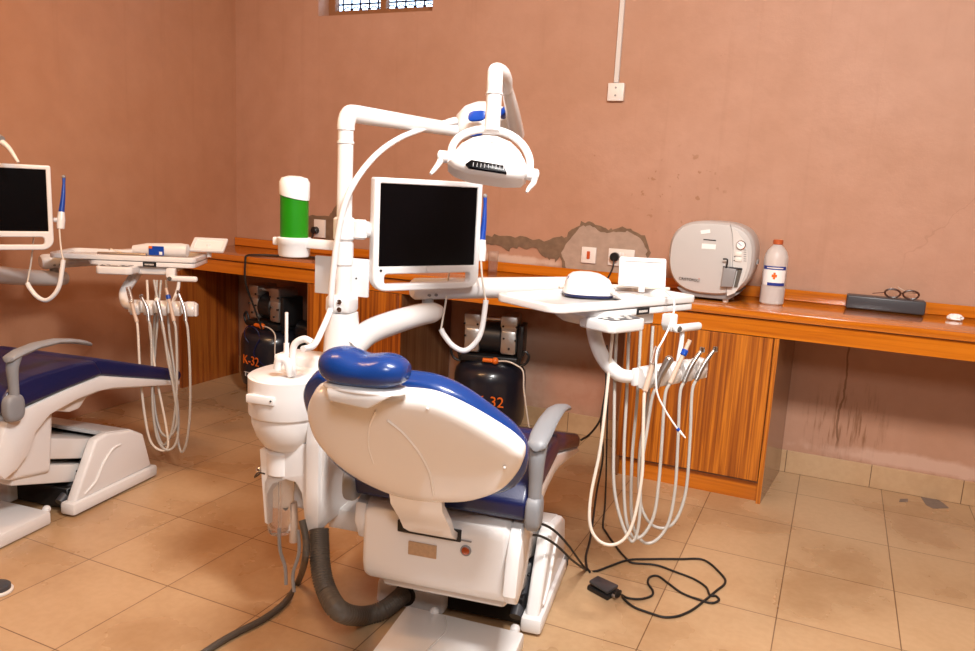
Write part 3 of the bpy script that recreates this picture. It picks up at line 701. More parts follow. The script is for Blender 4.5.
    # armrests
    for s in (1, -1):
        x = .278 if s > 0 else -.262
        P('armrest_pivot', join(pillow(.038, .050, .022, .022, 3, 4, frame((x, -.515, .530), (0, 1, 0), (0, 0, 1), (1, 0, 0)), 28)), 'grey')
        P('armrest', join(tube([(x, -.520, .54), (x, -.522, .62), (x, -.522, .69), (x, -.505, .735)], [.018, .019, .023, .025], 14, flat=1),
            loft([[(x+a*wd, y+c*0, z+c*h) for a, c in ((math.cos(q), math.sin(q)) for q in [2*PI*k/16 for k in range(16)])] for y, z, wd, h in ((-.550, .720, .010, .006), (-.54, .727, .026, .014), (-.49, .742, .030, .016), (-.40, .755, .029, .014), (-.29, .756, .027, .012), (-.20, .742, .024, .011), (-.13, .724, .021, .011), (-.095, .712, .017, .009), (-.085, .706, .008, .005))])), 'grey')
    # backrest, fitted from its outline: centre, 60 degrees from the horizontal
    al = 1.047; u = Vector((0, -math.cos(al), math.sin(al))); nf = Vector((0, math.sin(al), math.cos(al))); c = Vector((0, -.756, .755))
    B = frame(c, (-1, 0, 0), u, nf)
    CH = Matrix.Translation(CO) @ Matrix.Rotation(TH, 4, 'Z'); ci = CH.inverted(); cl = ci @ CAM; rot = ci.to_3x3()
    Bi = B.inverted()
    def trace(px, off, top=None):
        out = []; off0 = off
        for x, y in px:
            k = min(1, max(0, (455-y)/60))*(.25 if x < 330 else 1); off = off0+(top-off0)*k if top is not None else off0
            d = rot @ ray(x, y); q = c+nf*off; tt = (q-cl).dot(nf)/d.dot(nf); h = Bi @ (cl+d*tt); out.append((h.x, h.y))
        return out
    so = trace([(309, 402), (308, 420), (318, 445), (345, 472), (380, 491), (410, 500), (440, 503), (470, 502), (500, 492), (517, 475), (523, 459), (515, 445), (500, 430), (470, 406), (440, 390), (415, 386), (385, 385), (345, 386), (318, 390)], -.028, .014)
    bsh = P('back_shell', cushion(so, .02, .045, 5, B), 'shell')
    po = trace([(308, 412), (305, 388), (318, 372), (345, 364), (380, 363), (410, 366), (440, 371), (470, 384), (500, 410), (519, 434), (527, 458), (522, 480), (500, 494), (440, 502), (400, 498), (345, 474), (318, 442)], .035, .088)
    P('backrest_pad', cushion(po, .075, .030, 3.0, frame(c+nf*.045, (-1, 0, 0), u, nf)), 'blue')
    def onshell(px, off): return [c+B.to_3x3() @ Vector((h[0], h[1], off)) for h in trace(px, -.04)]
    P('shell_ridge', tube(onshell([(388, 419), (404, 432), (420, 452), (430, 472), (434, 494)], -.0445), .0035, 8), 'shell', bsh)
    P('shell_ridge', tube(onshell([(376, 410), (370, 425), (369, 445), (374, 462)], -.044), .0025, 8), 'shell', bsh)
    P('shell_screw', ball(onshell([(428, 407)], -.045)[0], .004), 'cream', bsh); P('shell_screw', ball(onshell([(505, 466)], -.045)[0], .004), 'cream', bsh)
    P('back_tongue', loft([[(x*wd, q.y+th*.4, q.z+th*.3) for x, th in ((-1, 0), (1, 0), (1, .04), (-1, .04))] for q, wd in ((c-u*.12-nf*.02+Vector((.028, 0, 0)), .072), (c-u*.20-nf*.035+Vector((.026, 0, 0)), .072), (Vector((.010, -.625, .50)), .072), (Vector((0, -.59, .455)), .071), (Vector((-.012, -.545, .425)), .070))]), 'shell')
    # headrest
    hc = Vector((-.055, -.905, .980)); hx = Vector((1, 0, 0)); hu = Vector((0, -.18, .98)).normalized(); hn = hx.cross(hu)*-1
    sec = []
    for k in range(29):
        s = -1+2*k/28; xx = s*.110; q = max(0, 1-abs(s)**3.2)**.5
        h = (.044-.004*s)*q; dip = -.012*math.exp(-((s-.05)/.35)**2)*q; dep = .060*q
        ring = []
        for j in range(24):
            a = 2*PI*j/24; y, z = sup(a, dep, h, 2.4)
            z += dip if z > 0 else 0
            ring.append(hc+hx*xx+Vector((0, 1, 0))*y+Vector((0, 0, 1))*z)
        sec.append(ring)
    P('headrest', loft(sec[1:-1]), 'blue', sharp=0)
    P('headrest_base', pillow(.100, .052, .012, .008, 2.6, 3, frame(hc+Vector((.004, 0, -.046)), (1, 0, 0), (0, 1, 0), (0, 0, 1)), 40), 'white')
    P('headrest_bracket', prism([(-.128, .936), (.035, .936), (.0, .915), (-.025, .898), (-.12, .905)], 'y', -.955, -.880, .008, 2), 'white')
    return t
chair = make_chair()
far_chair = dup(chair, DL, 'far left dental chair with dark blue cushions, seen from its side at the left edge')
for o in far_chair.children:
    if o.name.split('.')[0] == 'armrest': o.scale = (1, .84, .92); o.location = (0, -.515*.16+.012, .525*.08)

# ================================================================ spittoon unit with pole
def make_spittoon():
    t = thing('spittoon_unit', 'white spittoon unit with round bowl and tall pole, left of the near chair', 'spittoon', CL(-.45, -.40, .30), 'spittoon units', TH)
    base = MW[t.name]; CH = Matrix.Translation(CO) @ Matrix.Rotation(TH, 4, 'Z')
    P = lambda n, bm, m, p=t, **k: obj(n, xf(bm, CH), m, p, **k)
    # cabinet with an arched front leg on each side of the bottle
    P('unit_body', prism([(-.50, .345), (-.50, .62), (-.47, .83), (-.20, .83), (-.16, .62), (-.16, .345), ], 'x', -.425, -.380, .007, 2), 'white')
    P('unit_back', prism([(-.40, .36), (-.40, .62), (-.38, .80), (-.20, .80), (-.17, .62), (-.17, .36)], 'x', -.60, -.42, .012, 3), 'white')
    P('panel_seam', box(-.3805, -.3790, -.335, -.333, .40, .66), 'midgrey')
    ci = CH.inverted(); cl = ci @ CAM; rot = ci.to_3x3()
    def LY(pts, Y):
        out = []
        for x, y in pts:
            d = rot @ ray(x, y); k = (Y-cl.y)/d.y; h = cl+d*k; out.append((h.x, h.z))
        return out
    ar = LY([(262, 448), (264, 480), (267, 521), (271, 523), (271, 492), (276, 482), (288, 478), (298, 481), (304, 492), (308, 530), (321, 530), (326, 470), (330, 440)], -.47)
    P('unit_arch', prism(ar, 'y', -.485, -.44, .004, 2), 'white')
    # bowl
    bc = Vector((-.515, -.42, 0)); a_, b_ = .118, .135
    def ov(z, s, dx=-.003): return [(bc.x+dx+a_*s*math.cos(q), bc.y+b_*s*math.sin(q)*(1 if math.sin(q) < 0 else 1.35), z) for q in [2*PI*k/40 for k in range(40)]]
    P('bowl_skirt', loft([ov(.806, 1.01), ov(.804, 1.035), ov(.76, 1.035), ov(.695, 1.03), ov(.690, 1.01)]), 'white')
    P('bowl_bottom', loft([ov(.689, .965), ov(.66, .95), ov(.62, .84), ov(.59, .68), ov(.575, .52), ov(.572, .45)]), 'white')
    P('bowl_lid', loft([ov(.801, .965), ov(.806, .955), ov(.806, .93), ov(.802, .88), ov(.801, .45)]), 'white')
    P('bowl_basin', loft([ov(.8005, .84), ov(.8035, .82)]), 'cream')
    P('side_tab', box(-.583, -.492, -.566, -.545, .742, .768, .004, 2), 'white')
    P('tab_screw', ball((-.50, -.567, .757), .003), 'black')
    P('filter_cup', cyl((-.532, -.45, .492), (-.532, -.45, .575), .047, 28, .008), 'white')
    P('water_bottle', lathe([(0, 0), (.030, 0), (.036, .008), (.040, .05), (.044, .13), (.046, .17), (.036, .20), (.030, .21)], Matrix.Translation(CO*0+Vector((-.535, -.455, .30)))), 'clear')
    P('dip_tube', cyl((-.535, -.455, .32), (-.535, -.455, .50), .004, 8), 'clear')
    P('hose_stub', tube([(-.50, -.44, .40), (-.495, -.44, .32), (-.495, -.44, .27)], .014, 12), 'beige')
    P('valve_knob', join(cyl((-.635, -.40, .47), (-.60, -.40, .47), .008, 10), ball((-.64, -.40, .47), .012)), 'chrome')
    P('valve_wire', tube([(-.635, -.41, .46), (-.62, -.46, .47), (-.59, -.49, .50), (-.56, -.50, .505)], .0025, 6), 'black')
    P('side_caster', cyl((-.665, -.30, .335), (-.645, -.30, .335), .030, 20, .006), 'black')
    P('caster_bracket', join(cyl((-.655, -.30, .335), (-.60, -.30, .37), .007, 8)), 'midgrey')
    # top box, faucet, thin nozzle
    P('top_box', box(-.628, -.475, -.34, -.23, .792, .838, .008, 2), 'white')
    P('nozzle', join(cyl((-.605, -.30, .835), (-.605, -.30, .968), .0055, 10), cyl((-.605, -.30, .835), (-.605, -.30, .868), .009, 10)), 'white')
    P('faucet', tube([(-.495, -.45, .80), (-.497, -.45, .87), (-.490, -.448, .905), (-.462, -.445, .922), (-.437, -.443, .914)], .0105, 14), 'white')
    P('faucet', tube([(-.490, -.47, .81), (-.502, -.475, .855), (-.522, -.48, .862), (-.530, -.48, .83)], [.010, .013, .014, .012], 12), 'white')
    # pole
    px, py = -.417, -.285
    P('pole_base', lathe([(0, .82), (.060, .82), (.056, .90), (.050, .965), (.048, .985), (.0, .985)], Matrix.Translation((px, py, 0))), 'white')
    clb = P('clamp_block', join(box(px-.04, px+.04, py-.045, py+.035, .985, 1.04, .012, 3)), 'white')
    for z in (1.0, 1.024): P('clamp_screw', cyl((px+.012, py-.05, z), (px+.012, py-.043, z), .008, 12), 'chrome', clb)
    pole = P('pole', join(cyl((px, py, 1.03), (px, py, 1.56), .0235, 24), cyl((px, py, 1.03), (px, py, 1.22), .026, 24)), 'white')
    P('pole_collar', cyl((px, py, 1.132), (px, py, 1.205), .030, 24, .003), 'white', pole); P('pole_collar', cyl((px, py, 1.50), (px, py, 1.507), .026, 24), 'white', pole)
    fv = P('film_viewer', box(px-.115, px+.070, py+.030, py+.042, 1.032, 1.152, .003, 2), 'white')
    P('viewer_screw', ball((px+.03, py+.03, 1.09), .003), 'black', fv)
    return t
spit = make_spittoon()

# cup tube dispenser on the pole arm
def make_cup():
    hc = CL(-.588, -.285, 1.15)
    t = thing('cup_dispenser', 'green cup tube with a white cap standing in a white ring holder', 'cup dispenser', hc, None, TH)
    CH = Matrix.Translation(CO) @ Matrix.Rotation(TH, 4, 'Z'); x, y = -.588, -.285
    P = lambda n, bm, m, p=t, **k: obj(n, xf(bm, CH), m, p, **k)
    P('holder_cup', lathe([(0, 1.148), (.046, 1.148), (.049, 1.155), (.050, 1.185), (.054, 1.19), (.054, 1.205), (.048, 1.208), (0, 1.208)], Matrix.Translation((x, y, 0))), 'white')
    P('holder_arm', box(x+.04, -.44, y-.012, y+.012, 1.176, 1.206, .005, 2), 'white')
    P('green_tube', cyl((x, y, 1.205), (x, y, 1.352), .0435, 32, .002), 'green')
    cap = lathe([(.046, 0), (.047, .01), (.047, .045), (.040, .058), (.02, .064), (0, .065)], Matrix.Translation((x, y, 1.332)), 32)
    for v in cap.verts:
        if v.co.z < 1.347: v.co.z -= (v.co.x-x)*.20
    P('cap', cap, 'white'); P('side_catch', box(x-.066, x-.045, y-.02, y+.015, 1.18, 1.205, .004, 2), 'white')
    return t
make_cup()

# ================================================================ screen on the pole
def make_monitor():
    TL = W(373, 178, 2.37); TR = W(480.5, 181.5, 2.59)
    c0 = (TL+TR)/2; dx = Vector((TR.x-TL.x, TR.y-TL.y, 0)); wd = dx.length; dx.normalize(); nz = Vector((dx.y, -dx.x, 0))
    zt = (TL.z+TR.z)/2; h = .352
    F = frame(Vector((c0.x, c0.y, zt-h/2)), dx, (0, 0, 1), nz)
    t = thing('monitor', 'large white-framed monitor with a handle slot, hung on the pole above the near chair', 'monitor', (c0.x, c0.y, zt-h), 'monitors on the dental units')
    P = lambda n, bm, m, p=t, **k: obj(n, xf(bm, F), m, p, **k)
    hw = wd/2; hh = h/2
    fr = P('bezel', plate(rrect(-hw, hw, -hh, hh, [.008, .008, .045, .045]), [rrect(-hw+.020, hw-.018, -hh+.078, hh-.018, .002, 2), rrect(-hw+.040, hw-.035, -hh+.022, -hh+.054, .010, 4)], .034, .005), 'white')
    P('display', box(-hw+.016, hw-.014, -hh+.074, hh-.014, .004, .010), 'screen')
    P('rear_body', box(-hw+.03, hw-.03, -hh+.085, hh-.03, -.045, -.004, .012, 2), 'white')
    P('power_button', cyl((-hw+.026, -hh+.066, .016), (-hw+.026, -hh+.066, .0185), .004, 12), 'black', fr)
    P('menu_button', cyl((0.0, -hh+.068, .014), (0.0, -hh+.068, .020), .010, 16, .002), 'white', fr)
    # bracket to the pole
    q = CL(-.417, -.285, 1.245)
    end = F @ Vector((-hw+.06, .0, -.02))
    obj('mount_arm', tube([(q.x, q.y, 1.243), (end.x, end.y, 1.243)], .026, 16, curve=False, flat=1), 'white', t)
    obj('mount_clamp', cyl((q.x, q.y, 1.208), (q.x, q.y, 1.28), .033, 24, .006), 'white', t)
    obj('mount_hinge', cyl((q.x+.045, q.y+.02, 1.215), (q.x+.045, q.y+.02, 1.275), .022, 20, .006), 'white', t)
    return t, F, hw, hh
mon, MF, mhw, mhh = make_monitor()

def make_camwand():
    t = thing('intraoral_camera', 'blue wand camera in a white clip at the right edge of the near monitor', 'dental camera', W(481, 262, 2.66), 'wand cameras beside the monitors')
    a = W(484.5, 196, 2.67); b = W(481.5, 243, 2.67)
    obj('wand', tube([W(485, 195, 2.67), W(485, 205, 2.67), W(484, 222, 2.67), W(482, 240, 2.67), W(481.5, 245, 2.67)], [.007, .006, .009, .012, .012], 14), 'bluep', t)
    obj('wand_tip', ball(W(485, 196, 2.668), .008), 'midgrey', t)
    obj('clip', join(tube([W(482, 240, 2.67), W(481.5, 250, 2.67), W(481, 261, 2.67)], [.013, .017, .015], 14), cyl(W(474, 250, 2.66), W(481, 250, 2.67), .010, 12)), 'white', t)
    pts = [W(*p, 2.66) for p in ((481, 260), (482, 275), (484, 292), (486, 300), (484.5, 312), (482, 328), (478, 339), (470, 348), (462, 350.5), (452, 345), (444, 335), (441, 329))]
    obj('lead', tube(pts[:4], .0035, 8), 'tube', t)
    obj('lead', tube([W(*p, 2.66) for p in ((441, 329), (443, 318), (446, 300), (449, 272))], .0035, 8), 'tube', t)
    obj('strain_sleeve', tube(pts[3:], .0095, 12), 'white', t)
    return t
wand = make_camwand()

# ================================================================ operating light
def make_light(name, label, head_c, head_rot, full=True):
    t = thing('operating_light', label, 'operating light', CL(-.417, -.285, 1.50) if full else head_c, 'operating lights')
    O = lambda n, bm, m, p=t, **k: obj(n, bm, m, p, **k)
    if full:
        P0 = CL(-.417, -.285, 1.54); P1 = CL(-.417, -.285, 1.56)
        E = W(462, 131, 2.72); T_ = CL(-.417, -.285, 1.590)
        O('upper_arm', tube([P0, P1-Vector((0, 0, .006)), T_+Vector((0, 0, -.022))+(E-T_).normalized()*.003, T_+(E-T_).normalized()*.010+Vector((0, 0, -.007)), T_+(E-T_).normalized()*.026, T_.lerp(E, .2), T_.lerp(E, .6), E], [.0265, .0265, .027, .027, .027, .027, .025, .023], 20), 'white')
        O('joint_dome', lathe([(.0, -.055), (.065, -.052), (.098, -.03), (.106, 0), (.098, .036), (.070, .068), (.03, .084), (0, .087)], Matrix.Translation(W(484, 127, 2.72)), 36), 'white')
        O('blue_cover', pillow(.030, .018, .008, .008, 3, 4, frame(W(477, 116, 2.57), (1, .2, .1), (0, .2, 1), (.3, -1, .1)), 24), 'bluep')
        O('blue_cover', pillow(.030, .010, .008, .008, 3, 4, frame(W(474, 133.5, 2.56), (1, .2, .1), (0, .2, 1), (.3, -1, .1)), 24), 'bluep')
        O('blue_cover', prism([(0, 0), (.035, .02), (.048, .055), (.012, .03)], 'z', -.03, .03, .004, 2, frame(W(500, 119, 2.6), (1, 0, 0), (0, 0, 1), (0, -1, 0))), 'bluep')
        top = W(495.5, 70, 2.22)
        O('spring_arm', tube([W(516, 134, 2.72), W(512, 110, 2.52), W(508, 92, 2.40), W(506, 84, 2.34)], [.030, .023, .018, .016], 16), 'cream')
        O('lamp_cable', tube([W(455, 121, 2.66), W(440, 124, 2.62), W(420, 130, 2.55), W(398, 139, 2.46), W(376, 155, 2.38), W(356, 180, 2.31), W(344, 207, 2.31), W(337, 242, 2.335), W(333, 275, 2.355), W(331, 300, 2.37), W(330, 311, 2.38), W(322, 330, 2.33), W(314, 345, 2.28), W(303, 349, 2.22)], .0095, 10), 'white')
        O('cable_end', cyl(W(447, 123, 2.64), W(456, 120.5, 2.665), .013, 14, .003), 'white')
        O('down_tube', tube([W(507, 90, 2.36), W(506, 80, 2.31), W(502, 73, 2.26), W(496, 71, 2.21), W(495, 79, 2.18), W(494.5, 90, 2.18), W(493, 115, 2.19), W(492, 131, 2.19)], [.016, .019, .022, .0225, .0225, .0225, .022, .022], 18), 'white')
        O('tube_ring', cyl(W(494.3, 93, 2.18), W(494.2, 95, 2.18), .0240, 20), 'white')
    # head built in its own frame: x right, y up, z towards the viewer
    F = head_rot
    F = Matrix.Translation(head_c) @ F
    H = lambda n, bm, m, p=t, **k: obj(n, xf(bm, F), m, p, **k)
    out = [(-.135, -.040), (-.128, -.022), (-.116, .0), (-.095, .032), (-.062, .056), (-.02, .070), (.02, .070), (.065, .056), (.098, .028), (.118, -.002), (.128, -.025), (.134, -.048), (.118, -.066), (.062, -.074), (-.062, -.070), (-.112, -.056)]
    lh = H('lamp_housing', prism(out, 'z', -.055, .02, 0, 1), 'white', sharp=60)
    H('lamp_face', loft([[(x*s, y*s-.004, z) for x, y in out] for s, z in ((1.0, .02), (.96, .034), (.84, .044), (.70, .048))]), 'white')
    H('lens_window', prism([(-.056, -.038), (.052, -.044), (.066, -.070), (-.060, -.066), (-.074, -.056)], 'z', .026, .053, .003, 2), 'screen', lh)
    H('reflector_bars', join(*[box(-.048+i*.0125, -.046+i*.0125, -.062, -.048, .052, .0545) for i in range(9)]), 'midgrey', lh)
    H('emblem', join(cyl((0.004, .035, .045), (0.004, .035, .0485), .008, 6), box(-.002, .010, .031, .039, .048, .0495)), 'midgrey', lh)
    H('yoke', tube([(-.128, -.012, -.01), (-.128, .03, -.01), (-.108, .068, -.01), (-.06, .098, -.01), (0, .108, -.01), (.06, .098, -.01), (.108, .066, -.01), (.136, .02, -.01), (.142, -.03, -.01)], .013, 14), 'white')
    for s, yy in ((-1, -.012), (1, -.038)):
        gh = H('grip_hub', cyl((s*.105, yy+s*.006*0, -.005), (s*.172, yy, -.005), .020, 20, .005), 'white')
        H('hub_cap', cyl((s*.171, yy, -.005), (s*.174, yy, -.005), .010, 14), 'midgrey', gh)
        H('grip', tube([(s*.158, yy-.005, -.005), (s*.165, yy-.03, .0) if s < 0 else (s*.158, yy-.03, .0), (s*.178, yy-.06, .008) if s < 0 else (s*.145, yy-.055, .008), (s*.186, yy-.075, .012) if s < 0 else (s*.138, yy-.072, .012)], [.013, .010, .008, .005], 12), 'cream')
    return t
hrot = frame((0, 0, 0), (RT+UP*-.12).normalized(), ((UP+fwd*.25)+RT*.12).normalized(), RT.cross(UP))
def ortho(m):
    x = m.col[0].xyz.normalized(); y = (m.col[1].xyz-x*m.col[1].xyz.dot(x)).normalized(); z = x.cross(y)
    return frame((0, 0, 0), x, y, z)
hrot = ortho(hrot)
lamp = make_light('near', 'near white operating light on a bent arm over the chair, with two curved grips', W(489, 158, 2.17), hrot @ Matrix.Diagonal((.83, .85, .85, 1)))

# ================================================================ instrument delivery units
ZJ = .995
J0 = W(428, 294, 2.66)
def tray_frame(zt, a, b):
    A = onp(*a, 'z', zt); B = onp(*b, 'z', zt); d = Vector((B.x-A.x, B.y-A.y, 0)); L = d.length; d.normalize()
    return frame(A, d, Vector((-d.y, d.x, 0)), (0, 0, 1)), L
def make_delivery(label, F, off, beam_end, S_, hr, vt):
    """F: tray frame, origin at the near left top corner, x along the near edge, y away, z up"""
    L, Wd = .66, .29
    F0 = F; F = F @ Matrix.Translation((S_, 0, 0))
    org = CL(-.417, -.285, .85)+off
    t = thing('instrument_console', label, 'instrument console', org, 'instrument consoles')
    T = lambda n, bm, m, p=t, **k: obj(n, xf(bm, F), m, p, **k)
    O = lambda n, bm, m, p=t, **k: obj(n, bm, m, p, **k)
    J = J0 if off.length < .1 else W(54, 266, 3.80)
    far = off.length > .1
    q0 = CL(-.417, -.285, .90)+off; lo = [q0, q0.lerp(J, .3)+Vector((0, 0, .02)), q0.lerp(J, .7)+Vector((0, 0, -.03)), J+Vector((0, 0, -.062)), J+(J-q0).normalized()*.06+Vector((0, 0, -.066))] if far else [Vector(W(*p))+off for p in ((352, 349, 2.43), (368, 333, 2.47), (392, 323, 2.54), (415, 316, 2.60), (432, 312.5, 2.66), (440, 311.5, 2.69))]
    O('lower_arm', tube(lo, [.036, .040, .040, .038, .036, .034 if far else .022], 18), 'cream')
    O('arm_joint', cyl((J.x, J.y, J.z-.05), (J.x, J.y, J.z+.0), .020, 18, .003), 'midgrey')
    bd = (beam_end-J).normalized(); b0 = J-Vector((bd.x, bd.y, 0)).normalized()*.06+Vector((0, 0, .018 if not far else .022))
    O('beam', tube([b0, b0+bd*.012, beam_end-bd*.02, beam_end], [.028, .037, .038, .030], 18, curve=False, flat=1), 'white')
    sd = Vector((bd.y, -bd.x, 0)).normalized()
    O('beam_screw', join(*[cyl(b0+bd*k+sd*.030+Vector((0, 0, -.018)), b0+bd*k+sd*.041+Vector((0, 0, -.018)), .005, 10) for k in (.05, .075)]), 'midgrey')
    # tray: two stacked lips with a sunk top
    ol = rrect(0, L, 0, Wd, [.03, .05, .05, .03], 6)
    inn = rrect(.022, L-.022, .022, Wd-.022, [.03, .04, .04, .03], 6)
    U = lambda n, bm, m, p=t: obj(n, xf(bm, F0), m, p)
    U('tray_rim', plate(ol, [inn], .024, .004, Matrix.Translation((0, 0, -.012))), 'white')
    U('tray_floor', prism([(x, y) for x, y in rrect(.018, L-.018, .018, Wd-.018, .03, 6)], 'z', -.020, -.017), 'traygrey')
    U('tray_body', plate(rrect(.17, L-.004, .004, Wd-.004, [.03, .05, .05, .03], 6), [], .022, .004, Matrix.Translation((0, 0, -.038))), 'white')
    T('tray_underside', loft([[(x, y, -.048) for x, y in rrect(.24, L-.05, .05, Wd-.05, .03, 3)], [(x, y, -.085) for x, y in rrect(.28, L-.12, .09, Wd-.09, .03, 3)]]), 'cream')
    T('hose_rack', box(.26, .54, .025, .09, -.088, -.048, .005, 1), 'cream')
    # control panel standing out of the near edge
    pp = [(.225, .03), (.235, -.055), (.250, -.070), (.375, -.070), (.395, -.055), (.405, .03)]
    cpn = T('control_panel', prism(pp, 'z', -.082, -.046, .007, 3), 'white')
    T('key_pad', prism([(.245, .0), (.252, -.05), (.262, -.058), (.36, -.058), (.375, -.055), (.385, .0)], 'z', -.0462, -.0442), 'case', cpn)
    for x, y in ((.262, -.015), (.282, -.043), (.338, -.043), (.358, -.015)): T('key', cyl((x, y, -.045), (x, y, -.0435), .009, 12), 'plate', cpn)
    T('key', box(.288, .330, -.032, -.008, -.045, -.0435), 'plate', cpn)
    npl = T('name_plate', box(.425, .485, .0015, .005, -.048, -.027, .001, 1), 'black')
    T('name_lettering', join(*[box(.434+i*.006, .4375+i*.006, .0005, .002, -.041, -.034) for i in range(7)]), 'plate', npl)
    # carrying bracket with handle
    T('handle_bracket', prism([(.540, -.048), (.580, -.048), (.580, -.080), (.570, -.105), (.550, -.105), (.538, -.085)], 'y', -.040, -.005, .005, 2), 'white')
    T('handle', box(.548, .685, -.063, -.040, -.105, -.079, .010, 3), 'white')
    T('handle_bolt', cyl((.562, -.066, -.092), (.562, -.060, -.092), .010, 16, .002), 'dgrey')
    T('holder_strut', tube([(.60, -.045, -.095), (.595, -.05, -.14), (.575, -.06, -.20)], .008, 10), 'white')
    # curved arm down to the handpiece holder
    h0, h1, n = hr[0], hr[1], 5; wd = (h1-h0)/n
    T('holder_arm', tube([(.37, .13, -.07), (.345, .10, -.12), (.325, .04, -.18), (h0-.02, -.02, -.225), (h0+.04, -.055, -.23)], [.026, .024, .023, .022, .018], 16), 'white')
    hrl = T('holder_rail', box(h0, h1, -.066, -.050, -.255, -.200, .004, 2), 'white')
    for i in range(n):
        a = h0+i*wd
        T('holder_block', prism([(-.06, -.195), (-.082, -.195), (-.100, -.228), (-.092, -.262), (-.07, -.262), (-.06, -.245)], 'x', a+.016, a+wd-.004, .003, 1), 'cream', hrl)
    T('end_cap', box(h1-.004, h1+.008, -.09, -.052, -.262, -.205, .004, 2), 'white')
    # film viewer on a stem at the back
    vx, vy, vtilt = vt[:3]
    F, Fk = F0, F; S = Matrix.Translation((vx, vy, .0)); T = U; vz = vt[5]
    T('viewer_stem', cyl((vx, vy, -.014), (vx, vy, vz+.004), .012, 14, .002), 'white')
    V = S @ Matrix.Translation((0, 0, vz)) @ Matrix.Rotation(vt[3] if len(vt) > 3 else 0, 4, 'Z') @ Matrix.Rotation(vtilt, 4, 'X') @ Matrix.Translation((0, vt[4] if len(vt) > 4 else 0, 0))
    vf = T('viewer_frame', xf(plate(rrect(-.083, .083, 0, .103, .008, 4), [rrect(-.067, .067, .015, .088, .003, 2)], .014, .003), V), 'white')
    T('viewer_glass', box(-.072, .072, .012, .092, -.005, .001, 0, 1, V), 'paper', vf)
    # bracket from the beam end under the tray
    q = F @ Vector((.34, .20, -.075))
    O('tray_bracket', tube([beam_end+Vector((0, 0, -.01)), beam_end+Vector((0, 0, -.055))-bd*.01, Vector((q.x, q.y, q.z-.012))], .020, 12, n=6), 'cream')
    return t
FA, LA = tray_frame(1.07, (556, 306.5), (703, 295))
FB, LB = tray_frame(.992, (46, 252.5), (199, 258.5))
for _F in (FA, FB): print('tray', LA, LB, [((_F @ Vector(p))-CAM).dot(fwd) for p in ((.36, -.08, -.23), (.65, -.08, -.23), (.3, .05, -.09), (.5, .05, -.09))])
near_del = make_delivery('near white instrument tray console holding a white dome device, right of the monitor', FA, Vector((0, 0, 0)), W(607, 286, 2.98), -.07, (.36, .69), (.605, .20, math.radians(78), math.radians(-38), 0, .004))
far_del = make_delivery('far left white instrument tray console with a rolled white tube lying on it', FB, DL, W(176, 252.5, 4.25), 0, (.375, .68), (.675, .21, math.radians(33), math.radians(-4), -.05, .045))

# handpieces in the holders: each with its hose looping down and back up to the rack
def handpiece(label, kind, path, hose, depth, group, loop2=None, hoser=.0052):
    """path: pixels from the lower end to the tip; hose: pixels from the lower end down and round"""
    D = depth if isinstance(depth, (list, tuple)) else (depth, depth)
    b = W(*path[0], D[0]-.03)
    t = thing('handpiece', label, 'handpiece', b, group)
    P = [W(*p, D[0]-.03) for p in path]
    if kind == 'syringe':
        obj('barrel', tube(P[:-1]+[P[-2].lerp(P[-1], .4)], [.009, .008, .009], 14), 'beige', t); obj('clear_tip', tube([P[-2].lerp(P[-1], .35), P[-1]], .011, 14, curve=False), 'clear', t)
    elif kind == 'blue':
        obj('grip', tube(P, [.009, .0075, .0065], 14), 'beige', t)
        a = P[-2].lerp(P[-1], .45); c = P[-2].lerp(P[-1], .75)
        obj('blue_ring', cyl(a, a.lerp(c, .7), .0105, 16, .002), 'bluep', t); obj('tip', tube([c, P[-1]], [.006, .003], 10, curve=False), 'chrome', t)
    elif kind == 'head':
        obj('grip', tube(P, [.009, .010, .014], 14), 'steel', t); obj('end_cap', ball(P[-1], .014), 'chrome', t)
    elif kind == 'white':
        obj('grip', tube(P, [.009, .010, .010], 14), 'steel', t); obj('end_cap', ball(P[-1], .012), 'paper', t)
    else:
        obj('grip', tube(P, [.009, .008, .006], 14), 'steel', t)
        d = (P[-1]-P[-2]).normalized(); obj('turbine_head', cyl(P[-1]-UP*.010, P[-1]+UP*.008+RT*.002, .0085, 14, .002), 'chrome', t)
    n = len(hose); H = []
    for i, p in enumerate(hose):
        k = i/(n-1); H.append(W(*p, D[0]-.03+(D[1]-D[0]+.03)*k))
    obj('hose', tube([P[0].lerp(P[1], .05)]+H, hoser, 10), 'tube' if kind == 'syringe' else 'gtube', t)
    return t
nd, fd = 'handpieces in the near holder', 'handpieces in the far holder'
handpiece('beige syringe with a clear tip, leftmost in the holder under the near tray', 'syringe', [(645, 391), (650, 374), (658, 347)], [(644, 400), (643, 440), (642, 475), (635, 515), (626, 537), (612, 545), (598, 540), (590, 524), (591, 495), (600, 450), (606, 400), (611, 350), (613, 326)], (2.37, 2.40), nd)
handpiece('thick silver handpiece second from the left in the near holder', 'head', [(656, 388), (660, 376), (669, 360)], [(652, 398), (647, 430), (641, 470), (640, 510), (637, 533), (631, 541), (621, 520), (614, 485), (614, 430), (615, 370), (617, 326)], (2.41, 2.43), nd)
handpiece('handpiece with a bright blue ring, in the middle of the near holder', 'blue', [(670, 383), (677, 368), (690, 340)], [(665, 396), (662, 440), (659, 480), (654, 515), (643, 535), (632, 536), (625, 510), (624, 450), (627, 390), (629, 326)], (2.46, 2.46), nd)
handpiece('slim silver handpiece second from the right end of the near holder', 'slim', [(684, 382), (691, 366), (702, 349.5)], [(680, 394), (678, 440), (675, 490), (668, 524), (655, 541), (642, 541), (632, 520), (632, 460), (637, 400), (641, 326)], (2.51, 2.49), nd)
